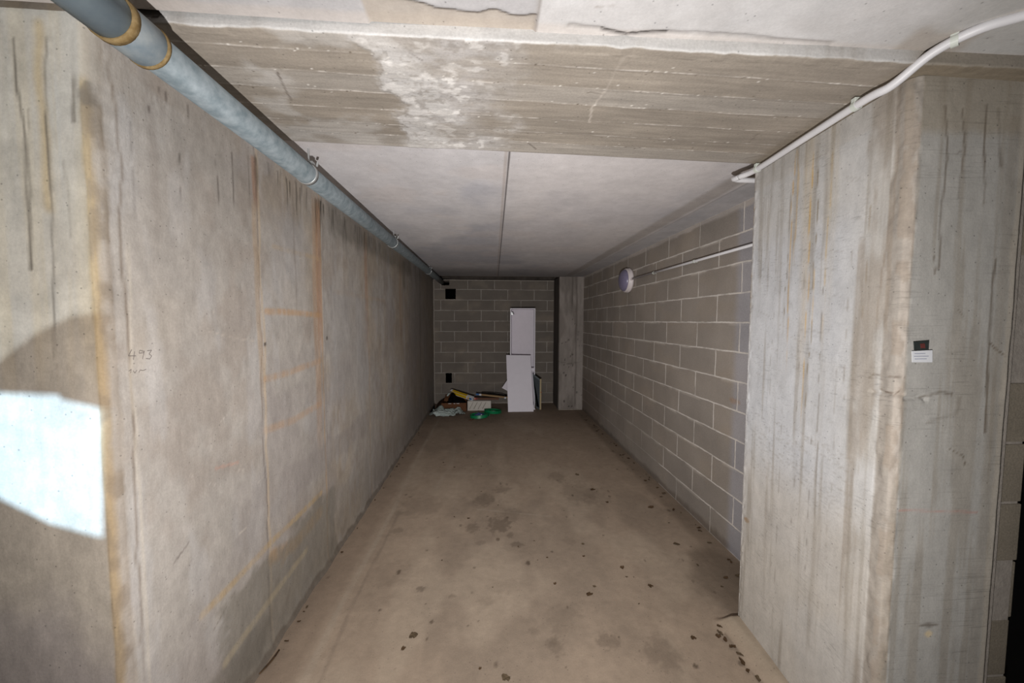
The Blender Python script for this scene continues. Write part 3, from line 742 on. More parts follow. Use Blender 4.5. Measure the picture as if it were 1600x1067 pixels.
    q = [at(u, v, Y=1.05) for u, v in ((1405, 797), (1480, 800), (1525, 800))]; a.line([(p.x, p.z) for p in q], .004, (176, 112, 100), .35, seed=3)
    p_ = at(1450, 990, Y=1.05); a.blob(p_.x, p_.z, .012, .010, (190, 172, 140), .9, seed=4, f=2); a.blob(p_.x, p_.z+.03, .03, .006, (84, 72, 60), .7, seed=14)
    a.band(1.602, 1.64, -1, 3, (172, 162, 148), .7, .006, .008, seed=29)
    a.band(1.56, 1.60, -1, 2.2, (128, 116, 100), .35, .01, .008, seed=30)
    # relief
    d = (fbm(S*7, T*5, 40)-.5)*.005
    d += np.where(cz, (fbm(S*40, T*22, 41)-.6)*.012, 0)
    d += np.where((S < -1.755) & (S > -1.78), (fbm(S*40, T*40, 42)-.5)*.012, 0)
    cr = lambda z0, w_: np.exp(-((T-z0+(fbm(S*25, T*0, 43)-.5)*.03)/w_)**2)
    d -= np.where((S > -1.13) & (S < 1.36), cr(1.345, .005)*.01, 0)
    top = np.where(side, T*0, 0)
    P = np.stack([pr[:, 3:4]*d+pr[:, 0:1], pr[:, 4:5]*d+pr[:, 1:2], T], -1)
    o = face_grid('pillar', P, a.c, M_PIER); return o
pier()
# rough strip where the pillar meets the beam
def pier_head():
    bm = bmesh.new()
    pts = [(1.66, 1.765), (1.312, 1.765), (1.262, 1.07), (1.29, 1.058), (1.9, 1.058), (1.9, 1.7)]
    n = len(pts); lo = [bm.verts.new((x, y, 2.285)) for x, y in pts]; hi = [bm.verts.new((x, y, 2.36)) for x, y in pts]
    bm.faces.new(lo[::-1]); bm.faces.new(hi)
    for i in range(n): bm.faces.new((lo[i], lo[(i+1) % n], hi[(i+1) % n], hi[i]))
    bmesh.ops.subdivide_edges(bm, edges=bm.edges[:], cuts=6, use_grid_fill=True)
    for v in bm.verts: v.co += Vector((random.uniform(-1, 1), random.uniform(-1, 1), random.uniform(-.5, .5)))*.0025
    o = from_bm('pillar_head', bm, plain('brown_damp_concrete', (128, 115, 98), .9, .2, 0, .12, 14, .5)); o['kind'] = 'structure'
pier_head()
# block jamb right of the pillar, each course a little out of line
def jamb():
    bm = bmesh.new(); rs = random.Random(4)
    z = -.045
    while z < 2.3:
        e = rs.uniform(-.004, .008)
        box_bm(bm, (1.60, 1.095+rs.uniform(-.003, .003), z), (1.775+e+.012*(1.2-z)*0, 1.32, z+.196), .004); z += .204
    return from_bm('wall_jamb', bm, M_JAMB)
n = NT('jamb_block'); M_JAMB = n.out(n.scale(rgba_sock(n, (128, 119, 106)), n.math('MULTIPLY', n.ramp(n.noise(5, 4), .3, .7, .85, 1.15), n.ramp(n.noise(160, 3), .3, .7, .85, 1.15))), .95, n.bump(n.noise(120, 4), .5, .002), .1)
jamb()['kind'] = 'structure'
band('trim_4', (1.61, 1.0965, -.01), (1.770, 1.31, 2.3), M_MORT)
band('trim_5', (1.612, 1.060, -.01), (1.652, 1.12, 2.28), M_MORT)
band('door_1', (1.74, 1.20, -.02), (3.4, 1.24, 2.36), M_DOOR, 0)
# upper jamb concrete
band('door_lintel', (1.62, 1.07, 2.02), (3.4, 1.30, 2.36), M_DIRTY, .004)

# aisle behind the camera: side walls; added rear wall, openings shape spot light
def opening_poly(src, pix):
    out = []
    for u, v in pix:
        p = at(u, v, Y=1.06); d = p-src; t = (-3.0-src.y)/d.y; out.append(src+d*t)
    return out
def rear_mask_wall():
    zs = [(-.02, 2.40)]
    W1 = opening_poly(SRC1, [(-140, 612), (0, 614), (93, 617), (97, 624), (161, 639), (161, 840), (80, 818), (0, 778), (-140, 740)])
    W2 = opening_poly(SRC2, [(-500, 700), (0, 566), (60, 520), (112, 494), (158, 488), (158, 30), (-500, -400)])
    me_lo, me_hi = (-3.4, -.02), (3.4, 2.42)
    import mathutils
    from mathutils.geometry import delaunay_2d_cdt
    verts = [Vector(p) for p in ((-3.4, -.02), (3.4, -.02), (3.4, 2.42), (-3.4, 2.42))]
    faces = [[0, 1, 2, 3]]
    polys = []
    for W in (W1, W2):
        ar = sum(p.x*q.z-q.x*p.z for p, q in zip(W, W[1:]+W[:1]))
        if ar < 0: W = W[::-1]
        b = len(verts); verts += [Vector((p.x, min(2.40, max(0, p.z)))) for p in W]; faces.append(list(range(b, b+len(W)))); polys.append(b)
    v, e, f, ov, oe, of = delaunay_2d_cdt(verts, [], faces, 0, 1e-6)
    bm = bmesh.new()
    V = [bm.verts.new((q[0], -3.0, q[1])) for q in v]
    for fi, org in zip(f, of):
        if 1 in org or 2 in org or 0 not in org: continue
        bm.faces.new([V[i] for i in fi])
    r = bmesh.ops.extrude_face_region(bm, geom=bm.faces[:])
    bmesh.ops.translate(bm, verts=[q for q in r['geom'] if isinstance(q, bmesh.types.BMVert)], vec=(0, -.02, 0))
    o = from_bm('wall_rear_mask', bm, M_DIRTY); o['kind'] = 'structure'
rear_mask_wall()
band('wall_light_divider', (-1.32, -6.8, -.5), (-1.30, -3.03, 3), M_DIRTY, 0)  # added divider out of view, keeps each spot to its opening
band('wall_aisle_left', (-3.5, -3.1, -.02), (-3.38, 1.2, 2.40), M_DIRTY, 0)
band('wall_aisle_right', (3.38, -3.1, -.02), (3.5, 1.3, 2.40), M_DIRTY, 0)

# ------------------------------------------------------------------ pipes, conduits, lamp
def ring_bm(bm, c, ax, r0, r1, w, n=28):
    c, ax = Vector(c), Vector(ax).normalized(); e = ax.orthogonal().normalized(); g = ax.cross(e); L = []
    for (r, d) in ((r0, -w/2), (r1, -w/2), (r1, w/2), (r0, w/2)):
        L.append([bm.verts.new(c+ax*d+(e*math.cos(a)+g*math.sin(a))*r) for a in [2*math.pi*k/n for k in range(n)]])
    for i in range(4):
        a, b = L[i], L[(i+1) % 4]
        for k in range(n): bm.faces.new((a[k], a[(k+1) % n], b[(k+1) % n], b[k]))
PA, PB = Vector((-.803, -.6, 2.214)), Vector((-.886, 7.05, 2.290))
PD = (PB-PA).normalized()
def on_pipe(y): return PA+(PB-PA)*((y-PA.y)/(PB.y-PA.y))
dp = empty('drain_pipe', on_pipe(1.2), 'grey galvanised drain pipe running along the left wall under the ceiling', 'pipe')
tube('pipe_run', [on_pipe(y) for y in (.960, 2.6, 4.2, 6.0, 7.05)], .0445, M_PIPE, dp, 32)
bm = bmesh.new()
tube_bm(bm, [on_pipe(-.6), on_pipe(.90)], .0480, 32); from_bm('pipe_length', bm, plain('paler_galvanised_pipe', (122, 138, 150), .6, .3, .1, c2=(146, 160, 168), sc=9), dp, True)
bm = bmesh.new(); tube_bm(bm, [on_pipe(.89), on_pipe(.90), on_pipe(.966), on_pipe(.974)], [.047, .0500, .0500, .045], 32)
from_bm('coupling', bm, M_PIPE_DARK, dp, True)
for y, w_, r in ((.888, .018, .0520), (.972, .009, .0520)):
    bm = bmesh.new(); ring_bm(bm, on_pipe(y), PD, r-.008, r, w_); q = from_bm('sealing_ring', bm, M_RUST, dp, True); q['label'] = 'rusty ochre sealing ring'
def hanger(y, r=.0445):
    c = on_pipe(y); bm = bmesh.new(); ring_bm(bm, c, PD, r+.0002, r+.004, .022)
    q = from_bm('pipe_clamp', bm, M_STEEL, dp, True); q['label'] = 'bright metal clamp ring'
    bm = bmesh.new(); tube_bm(bm, [c+Vector((.01, 0, r)), c+Vector((.01, 0, 2.365-c.z))], .004, 8)
    box_bm(bm, c+Vector((-.012, -.012, r-.001)), c+Vector((.032, .012, r+.008)))
    tube_bm(bm, [c+Vector((.045, 0, r-.012)), c+Vector((.050, 0, r+.008))], .005, 8)
    p = bm; o_ = from_bm('hanger_rod', p, M_STEEL, dp)
for y in (1.76, 3.3, 5.3): hanger(y)

def conduit_clip(p, d, up, parent, r=.0125):
    p, d, up = Vector(p), Vector(d).normalized(), Vector(up).normalized(); side = d.cross(up).normalized()
    M = Matrix((side, d, up)).transposed().to_4x4(); M.translation = p
    bm = bmesh.new(); box_bm(bm, (-r*.9, -.008, r*.2), (r*.9, .008, r*2.6 if r < .01 else r*1.9), .002, M)
    ring_bm(bm, p, d, r+.0002, r+.003, .014, 20)
    return from_bm('conduit_clip', bm, M_CLIP, parent)
cr_ = [(1.52, .72, 2.338), (1.42, .775, 2.337), (1.316, .865, 2.335), (1.262, .925, 2.334), (1.218, .985, 2.326), (1.192, 1.05, 2.298), (1.190, 1.13, 2.292), (1.203, 1.37, 2.292), (1.228, 1.66, 2.292), (1.230, 1.72, 2.292), (1.214, 1.785, 2.290)]
cd = empty('electrical_conduit', (1.2, 1.4, 2.292), 'white conduit clipped under the beam above the right pillar and curving onto the slab', 'conduit')
cr_ = [(1.60, .66, 2.332), (1.47, .74, 2.331), (1.327, .862, 2.330), (1.258, .915, 2.328), (1.220, .985, 2.316), (1.190, 1.06, 2.274), (1.180, 1.13, 2.272), (1.200, 1.38, 2.272), (1.224, 1.66, 2.272), (1.204, 1.75, 2.271)]
tube('conduit_run', smooth_path(cr_, 8), .0125, M_CONDUIT, cd, 16)
cr2 = smooth_path([(1.204, 1.748, 2.271), (1.199, 1.775, 2.271), (1.209, 1.795, 2.283), (1.235, 1.806, 2.280), (1.30, 1.808, 2.280), (1.52, 1.81, 2.280)], 6)
q = tube('conduit_elbow', cr2, .0123, M_CONDUIT, cd, 16)
for p, d in (((1.238, .95, 2.323), (-.5, .8, 0)), ((1.183, 1.16, 2.272), (.06, 1, 0)), ((1.224, 1.655, 2.272), (.0, 1, 0))): conduit_clip(p, d, (0, 0, 1), cd)

wc = empty('wall_conduit', (1.615, 3, 2.05), 'thin white conduit running along the block wall to the round lamp', 'conduit')
ca_, cb_ = Vector((1.606, 1.90, 2.042)), Vector((1.606, 4.10, 2.050))
tube('conduit_run', [ca_, (ca_+cb_)/2, cb_], .0095, M_CONDUIT, wc, 14)
for y in (2.02, 2.83, 3.55):
    p = ca_+(cb_-ca_)*((y-ca_.y)/(cb_.y-ca_.y)); conduit_clip(p, (0, 1, 0), (1, 0, 0), wc, .0096)

LC = Vector((1.639, 4.25, 2.050))
lp = empty('bulkhead_lamp', LC, 'round bulkhead lamp with dull violet dome on the block wall', 'lamp')
def lathe(name, prof, mat, parent, n=40):                # about -X through LC
    bm = bmesh.new(); L = []
    for x, r in prof:
        L.append([bm.verts.new(LC+Vector((-x, r*math.cos(a), r*math.sin(a)))) for a in [2*math.pi*k/n for k in range(n)]] if r > 1e-4 else [bm.verts.new(LC+Vector((-x, 0, 0)))])
    for a, b in zip(L, L[1:]):
        if len(b) == 1:
            for k in range(n): bm.faces.new((a[k], a[(k+1) % n], b[0]))
        else:
            for k in range(n): bm.faces.new((a[k], a[(k+1) % n], b[(k+1) % n], b[k]))
    if len(L[0]) > 1: bm.faces.new(L[0][::-1])
    return from_bm(name, bm, mat, parent, True)
lathe('base_ring', [(.004, .138), (.03, .144), (.032, .136), (.05, .140), (.062, .134), (.064, .122)], M_RING, lp)['label'] = 'off-white base ring'
lathe('lamp_dome', [(.060, .126)]+[(.062+.062*math.sin(a), .126*math.cos(a)) for a in [math.pi/2*k/10 for k in range(1, 10)]]+[(.124, 0)], M_DOME, lp)['label'] = 'dull violet plastic dome'
bm = bmesh.new(); tube_bm(bm, [LC+Vector((-.033, -.165, 0)), LC+Vector((-.030, -.136, 0))], .016, 14); from_bm('cable_gland', bm, M_RING, lp, True)

# ------------------------------------------------------------------ sticker and label on the pillar
def flat_card(name, quad, y, th, mat, label=None, cat=None, parent=None):
    bm = bmesh.new(); P = [at(u, v, Y=y) for u, v in quad]
    a = [bm.verts.new(p) for p in P]; b = [bm.verts.new(p+Vector((0, th, 0))) for p in P]
    bm.faces.new(a); bm.faces.new(b[::-1])
    for i in range(4): bm.faces.new((a[i], b[i], b[(i+1) % 4], a[(i+1) % 4]))
    o = from_bm(name, bm, mat, parent)
    if label: tag(o, label, cat); c = sum(P, Vector())/4; origin(o, c)
    return o
YF = 1.0465
st = flat_card('dark_sticker', [(1428, 534), (1452, 532), (1451, 547), (1429, 547)], YF-.0012, .0018, M_DARKST, 'small dark grey sticker with torn corners on the pillar face', 'sticker')
flat_card('red_mark', [(1438, 537), (1445, 536.5), (1446, 544), (1439, 544)], YF-.0018, .0006, plain('faded_red_mark', (92, 48, 44), .8, .1, 0, .3, 90), parent=st)
pl = flat_card('paper_label', [(1425, 548.5), (1457, 547), (1457, 566), (1425.5, 566)], YF-.0016, .0012, M_PAPER, 'white paper label stuck under the dark sticker on the pillar', 'label')
M_INK = plain('faint_print', (150, 152, 166), .8, .1, 0, .1)
for i, (u0, u1) in enumerate(((1429, 1446), (1428, 1451), (1429, 1448))):
    v = 552+i*4.2; flat_card('print_line', [(u0, v), (u1, v-.4), (u1, v+.7), (u0, v+1.1)], YF-.0020, .0004, M_INK, parent=pl)

# pencilled number on the left wall
def pencil():
    strokes = [[(211, 546), (205, 556), (217, 556)], [(215, 549), (213, 562)], [(229, 549), (223, 547), (222, 552), (229, 551), (230, 548), (227, 561)],
               [(234, 548), (241, 547), (237, 553), (241, 556), (238, 561), (232, 560)]]
    strokes += [[(206, 580), (210, 577), (209, 583)], [(213, 579), (216, 583), (219, 578)], [(222, 582), (224, 578), (228, 579), (233, 577)]]
    bm = bmesh.new()
    for st_ in strokes:
        P = [at(u, v, X=XL+.012) for u, v in st_]
        for a, b in zip(P, P[1:]):
            d = (b-a).normalized(); s_ = d.cross(Vector((1, 0, 0)))*.00085
            vs = [bm.verts.new(p) for p in (a-s_, b-s_, b+s_, a+s_)]; bm.faces.new(vs)
    me = bpy.data.meshes.new('pencil_number'); bm.to_mesh(me); bm.free()
    # lay the strokes on the uneven wall
    wm = wl.data; from mathutils.bvhtree import BVHTree
    t = BVHTree.FromPolygons([v.co for v in wm.vertices], [p.vertices for p in wm.polygons])
    for v in me.vertices:
        h = t.ray_cast(Vector((-.5, v.co.y, v.co.z)), Vector((-1, 0, 0)))
        if h[0] is not None: v.co.x = h[0].x+.0007
    link('pencil_number', me, M_PENCIL, wl)
pencil()

# ------------------------------------------------------------------ boards and cabinet leaning at the end wall
def panel(name, A, B, up, w_, h_, th, mat, parent=None, bevel=.0015):
    pass
def slab_M(o_, xd, yd, zd):
    M = Matrix((Vector(xd).normalized(), Vector(yd).normalized(), Vector(zd).normalized())).transposed().to_4x4(); M.translation = o_; return M
# cabinet carcass, open side to the front
c0 = Vector((.368, 6.62, 0)); W_, D_, Hc = .452, .30, 1.80
tall = empty('open_cabinet', c0, 'tall narrow white cabinet carcass without doors standing against the end wall', 'cabinet')
t_ = .018
TC = Matrix.Translation(c0) @ Matrix.Rotation(math.radians(-6), 4, 'Z')
def cb(name, lo, hi, mat, par=tall, bv=.0012): return box(name, lo, hi, mat, par, bv, TC)
cb('side_panel', (0, 0, 0), (t_, D_, Hc), M_WHITE); cb('side_panel', (W_-t_, 0, 0), (W_, D_, Hc), M_WHITE)
cb('top_panel', (t_, 0, Hc-t_), (W_-t_, D_, Hc), M_WHITE); cb('shelf', (t_, 0, .665), (W_-t_, D_, .72), M_WHITE); cb('bottom_panel', (t_, 0, .03), (W_-t_, D_, .03+t_), M_WHITE)
cb('back_panel', (t_, D_-.018, .72), (W_-t_-.0, D_-.010, Hc-t_), M_WHITE2); cb('back_panel', (t_, D_-.02, .05), (W_-t_, D_-.012, .665), M_WHITE2)
h = cb('hinge', (t_, .012, Hc-.12), (t_+.034, .03, Hc-.07), M_STEEL); h['label'] = 'small metal hinge'
bm = bmesh.new(); tube_bm(bm, [TC @ Vector((t_+.02, .01, Hc-.075)), TC @ Vector((t_+.05, .006, Hc-.115))], .008, 10); hh = from_bm('hinge_arm', bm, M_STEEL, h)
cb('side_shade', (W_-t_-.003, .05, .73), (W_-t_, D_-.02, Hc-.03), plain('side_shade_grey', (120, 116, 120), .6, .3, 0, .04)); cb('drill_strip', (W_-t_-.004, .03, Hc-.45), (W_-t_+.0002, .04, Hc-.12), M_SLATE)  # grey strip puts the inner side's shade into its colour
# slab leaning on the cabinet
A = at(794, 644, Z=0.002); B = at(834, 643.5, Z=0.002); A.y = B.y = 6.262
TL = at(791, 554.5, Y=6.56); TR = at(829, 555, Y=6.56)
xd = (B-A).normalized(); ud = ((TL+TR)/2-(A+B)/2); n_ = xd.cross(ud).normalized()
wb = bmesh.new(); q_ = [A, B, TR, TL]
va = [wb.verts.new(p) for p in q_]; vb = [wb.verts.new(p+n_*-.018 if n_.y < 0 else p+n_*.018) for p in q_]
wb.faces.new(va); wb.faces.new(vb[::-1])
for i in range(4): wb.faces.new((va[i], vb[i], vb[(i+1) % 4], va[(i+1) % 4]))
bmesh.ops.bevel(wb, geom=wb.edges[:], offset=.0015, segments=1, affect='EDGES')
o = from_bm('white_board', wb, M_WHITE); origin(o, (A+B)/2); tag(o, 'plain white board leaning on the front of the open cabinet', 'board')
# small board turned on its corner behind it
def solid_poly(name, pts, off, mat, parent=None):
    bm = bmesh.new(); a = [bm.verts.new(p) for p in pts]; b = [bm.verts.new(Vector(p)+Vector(off)) for p in pts]
    bm.faces.new(a); bm.faces.new(b[::-1]); n = len(pts)
    for i in range(n): bm.faces.new((a[i], b[i], b[(i+1) % n], a[(i+1) % n]))
    return from_bm(name, bm, mat, parent)
yk = 6.56
P0 = at(784.3, 606, Y=yk); P1 = at(795, 590, Y=yk); P2 = at(797, 613, Y=yk)
o = solid_poly('tilted_board', [P0, P1, P1+(P1-P0)*.6, Vector((P1.x+.20, yk, P0.z-.12)), Vector((P0.x+.30, yk, .004)), Vector((P0.x+.20, yk, .004)), P2], (0, .014, 0), M_WHITE2)
origin(o, (P0.x+.15, yk, .004)); tag(o, 'small white board tilted on its corner, half hidden behind the leaning board', 'board')
# narrow board seen nearly edge-on at the right
e0 = Vector((.925, 6.33, .003)); gb = empty('grey_board', e0, 'narrow grey-faced board with pale edge standing right of the white boards', 'board')
F0 = at(843.2, 639.8, Z=.003); T0 = at(843.6, 592, Y=F0.y+.10); F1 = at(838, 632, Z=.003); 
F1 = Vector((F0.x-.045, F0.y+.13, .003)); T1 = at(832.6, 583.5, Y=F1.y+.06)
solid_poly('board_face', [F0, T0, T1, F1], (-.004, -.003, 0), M_SLATE, gb)
solid_poly('board_core', [F0, T0, T1, F1], (.018, .004, 0), M_BLACK, gb)
E0 = F0+Vector((.0, -.003, 0)); E1 = T0+Vector((.0, -.003, 0)); 
solid_poly('edge_band', [E0, E0+Vector((.026, 0, 0)), E1+Vector((.026, 0, 0)), E1], (0, .012, 0), M_EDGE, gb)['label'] = 'pale unfinished edge'
for v in (613, 618):
    p = at(845.2, v, Y=F0.y+.05); box('screw_fitting', p+Vector((-.004, -.006, -.008)), p+Vector((.012, .012, .008)), plain('copper_fitting', (150, 80, 40), .5, .5, .3), gb, .001)
o = solid_poly('white_offcut', [at(831.5, 628, Y=6.42), at(836.5, 640, Y=6.40), at(831, 640, Y=6.40)], (0, .012, 0), M_WHITE); 
c = at(834, 640, Y=6.4); origin(o, c); tag(o, 'tiny white offcut at the foot of the grey board', 'board')

# ------------------------------------------------------------------ clutter on the floor
# brown cardboard box, open on top
bx0, bx1 = at(689, 641, Z=0), at(729.5, 641, Z=0); y0, y1, zt = 6.34, 6.72, .150
x0, x1 = -.835, -.405
cx = empty('cardboard_box', ((x0+x1)/2, (y0+y1)/2, 0), 'open brown cardboard box on the floor left of the white block', 'box')
for nm, lo, hi in (('side', (x0, y0, .001), (x1, y0+.006, zt)), ('side', (x0, y1-.006, .001), (x1, y1, zt+.0)), ('side', (x0, y0+.006, .001), (x0+.006, y1-.006, zt)), ('side', (x1-.006, y0+.006, .001), (x1, y1-.006, zt)), ('bottom', (x0, y0, .001), (x1, y1, .006))):
    box('box_'+nm, lo, hi, M_CARD, cx)
solid_poly('box_flap', [(x0, y0+.01, zt), (x0, y1-.01, zt), (x0-.10, y1-.02, zt-.07), (x0-.10, y0+.02, zt-.09)], (.003, 0, .004), M_CARD_IN, cx)
solid_poly('box_flap', [(x0+.01, y1, zt), (x1-.01, y1, zt), (x1-.02, y1+.09, zt+.05), (x0+.02, y1+.09, zt+.05)], (0, .003, .004), M_CARD, cx)
solid_poly('box_flap', [(x0+.01, y0, zt), (x1-.01, y0, zt), (x1-.02, y0-.006, zt-.05), (x0+.02, y0-.006, zt-.05)], (0, -.004, 0), M_CARD, cx)
for xx, L in ((.12, .05), (.21, .03), (.26, .05)):
    box('torn_tape', (x0+xx, y0-.012, zt-.012), (x0+xx+L, y0-.0115, zt-.004), M_PAPER, cx)

def lump(name, c, rx, ry, rz, mat, seed=0, amt=.25, fold=3.0, n=3, zmin=None, parent=None, f2=9):
    bm = bmesh.new(); bmesh.ops.create_icosphere(bm, subdivisions=n+1, radius=1)
    from mathutils import noise as N
    for v in bm.verts:
        p = v.co.copy(); k = 1+amt*(N.noise(p*fold+Vector((seed, 0, 0)))+.5*abs(N.noise(p*f2+Vector((0, seed, 0)))))
        v.co = Vector((p.x*rx*k, p.y*ry*k, p.z*rz*k))+Vector(c)
        if zmin is not None and v.co.z < zmin: v.co.z = zmin+random.uniform(0, .001)
    return from_bm(name, bm, mat, parent, True)
o = lump('black_bag', (-.585, 6.445, .130), .155, .075, .062, M_BLACK, 3, .4, 2.2, zmin=.02)
bm = bmesh.new(); bm.from_mesh(o.data)
import mathutils
for v in bm.verts:
    d = v.co-Vector((-.645, 6.50, .2)); 
    if v.co.z > .12: v.co.z += .115*math.exp(-((v.co.x+.655)/.055)**2)+.02*math.exp(-((v.co.x+.56)/.08)**2)
    v.co.x = min(max(v.co.x, x0+.02), x1-.02)
    if v.co.z < zt+.01: v.co.y = min(max(v.co.y, y0+.02), y1-.03)
bm.to_mesh(o.data); bm.free(); origin(o, (-.60, 6.53, .02))
tag(o, 'crumpled black bag bulging out of the cardboard box', 'bag')

# long yellow carton lying across the box
ya, yb_ = at(707, 612.2, Y=6.58), at(739.5, 624.0, Y=6.42)
yb_.z += .010
dv = (yb_-ya).normalized(); up = Vector((0, -.35, 1)); up = (up-dv*up.dot(dv)).normalized(); sd = dv.cross(up)
M = slab_M(ya, dv, sd, up); L = (yb_-ya).length
if M.determinant() < 0: M = slab_M(ya, dv, -sd, up)
yc = empty('yellow_carton', ya, 'long slim yellow carton lying aslant on the cardboard box', 'carton')
yw, yh = .030, .060
box('carton_body', (0, -yw, -yh/2), (L*.70, yw, yh/2), M_YELLOW, yc, .002, M)
fy = -yw-.0006
q = box('white_print', (L*.70, -yw, -yh/2), (L, yw, yh/2), M_PAPER, yc, .002, M); q['label'] = 'white end of the carton'
sgn = -1 if (M.to_3x3() @ Vector((0, 1, 0))).y > 0 else 1
def on_face(name, a, b, lo, hi, mat):
    yy = sorted((sgn*yw, sgn*(yw+.0012))); return box(name, (a, yy[0], lo), (b, yy[1], hi), mat, yc, 0, M)
on_face('blue_print', L*.84, L*.96, -.016, .018, M_BLUE); on_face('pink_print', L*.745, L*.80, -.014, .006, M_PINK)
on_face('orange_print', L*.79, L*.83, -.02, .02, M_YELLOW)
on_face('white_stripe', 0, L*.7, -yh/2, -yh/2+.006, M_PAPER); on_face('white_stripe', 0, L*.7, yh/2-.005, yh/2, M_PAPER)
box('carton_flap', (-.035, -yw, yh/2-.004), (0, yw, yh/2), M_PAPER, yc, 0, M)
# pale scrap peeping out at the box's back left
o = solid_poly('paper_scrap', [at(697.5, 618.5, Y=6.74), at(701.5, 613.5, Y=6.74), at(703, 615.5, Y=6.74), at(700, 619, Y=6.74)], (0, .003, 0), M_SHEET); origin(o, at(701, 619, Y=6.74))
tag(o, 'pale paper scrap sticking up behind the cardboard box', 'paper')

# white foam block with slanting grooves
fb = bmesh.new(); box_bm(fb, (-.388, 6.375, .001), (.022, 6.50, .172), .008)
fo = from_bm('foam_block', fb, M_FOAM); origin(fo, (-.18, 6.44, 0)); tag(fo, 'white foam block with slanting grooves standing on the floor', 'block')
M_GROOVE = plain('foam_groove', (150, 142, 134), .9, .1, 0, .1)
for i in range(5):
    xg = -.36+i*.075; P = [Vector((xg, 6.3745, .03+.01*(i % 2))), Vector((xg+.012, 6.3745, .028)), Vector((xg+.075, 6.3745, .150)), Vector((xg+.066, 6.3745, .155))]
    if P[2].x < .01: solid_poly('groove', P, (0, .002, 0), M_GROOVE, fo)
# two slats with coloured ends
def slat(name, p, q_, w_, h_, mat, label, ends):
    p, q_ = Vector(p), Vector(q_); d = (q_-p).normalized(); up = Vector((0, 0, 1)); up = (up-d*up.dot(d)).normalized(); M = slab_M(p, d, up.cross(d), up); L = (q_-p).length
    e = empty(name, p, label, 'stick'); box('stick_shaft', (.0, -w_, -h_), (L, w_, h_), mat, e, .002, M)
    for a, b, mt, nm in ends: box(nm, (L*a, -w_-.001, -h_-.001), (L*b, w_+.001, h_+.001), mt, e, .001, M)
    return e
slat('wooden_slat', (-.245, 6.58, .255), (.325, 6.52, .200), .022, .013, M_WOOD, 'long pale wooden slat with blue and white end, lying above the foam block', ((.0, .10, M_BLUE, 'blue_end'), (.10, .17, M_PAPER, 'white_band')))
slat('brown_stick', (-.275, 6.50, .192), (.16, 6.47, .190), .020, .016, M_BROWN, 'brown stick with red and white end lying on the foam block', ((.0, .05, M_PINK, 'pink_end'), (.05, .14, M_RED, 'red_band')))
o = tube('dark_rod', [(-.15, 6.66, .262), (.1, 6.64, .250), (.22, 6.60, .240), (.33, 6.575, .205)], .009, M_BLACK, None, 8); origin(o, (-.15, 6.66, .262)); tag(o, 'thin dark rod lying behind the pale slat', 'stick')
o = lump('tape_scrap', (.278, 6.50, .196), .02, .014, .016, M_PAPER, 5, .3); origin(o, (.278, 6.5, .19)); tag(o, 'small white scrap on the far end of the pale slat', 'scrap')

# green strap coils
def coil(name, c, rx, ry, turns, h_, th, tilt, label, z0=0.002, seed=1):
    bm = bmesh.new(); rs = random.Random(seed); rows = []
    N_ = int(turns*40)
    for i in range(N_+1):
        a = 2*math.pi*i/40; k = 1-.16*i/N_+.05*math.sin(a*1.3+seed)
        x, y = c[0]+rx*k*math.cos(a), c[1]+ry*k*math.sin(a); z = z0+tilt*(1+math.sin(a+seed))+.003*i/N_
        nx, ny = math.cos(a), math.sin(a)
        ln = .012*math.sin(a*.7+seed)
        rows.append([bm.verts.new(p) for p in ((x, y, z), (x+nx*th, y+ny*th, z), (x+nx*(th+ln), y+ny*(th+ln), z+h_), (x+nx*ln, y+ny*ln, z+h_))])
    for a, b in zip(rows, rows[1:]):
        for k in range(4): bm.faces.new((a[k], a[(k+1) % 4], b[(k+1) % 4], b[k]))
    bm.faces.new(rows[0]); bm.faces.new(rows[-1][::-1])
    o = from_bm(name, bm, M_GREEN); origin(o, (c[0], c[1], 0)); return tag(o, label, 'strap')
coil('green_strap', (-.17, 5.93), .15, .12, 2.2, .045, .004, .006, 'coiled green strap nearest on the floor, with the blue packet inside', seed=2)
coil('green_strap', (.055, 6.17), .145, .13, 2.0, .048, .004, .012, 'coiled green strap behind the other, in front of the foam block', seed=4)
o = lump('foil_packet', (-.165, 5.93, .035), .075, .055, .034, M_PURPLE, 9, .5, 2.5, zmin=.002); origin(o, (-.165, 5.93, 0)); tag(o, 'crumpled dark blue foil packet lying inside the green strap', 'packet')
for i, (dx, dz) in enumerate(((.03, .055), (-.02, .03), (.045, .02))):
    lump('white_spot', (-.165+dx, 5.88+.01*i, dz), .011, .008, .009, M_PAPER, i, .2, parent=o, n=1)  # small white spots on the packet
o = tube('frayed_string', smooth_path([(-.33, 5.74, .007), (-.30, 5.745, .007), (-.27, 5.78, .008), (-.25, 5.83, .012)], 5), .006, M_BROWN, None, 8); origin(o, (-.3, 5.75, 0)); tag(o, 'short brown string end in front of the green straps', 'string')

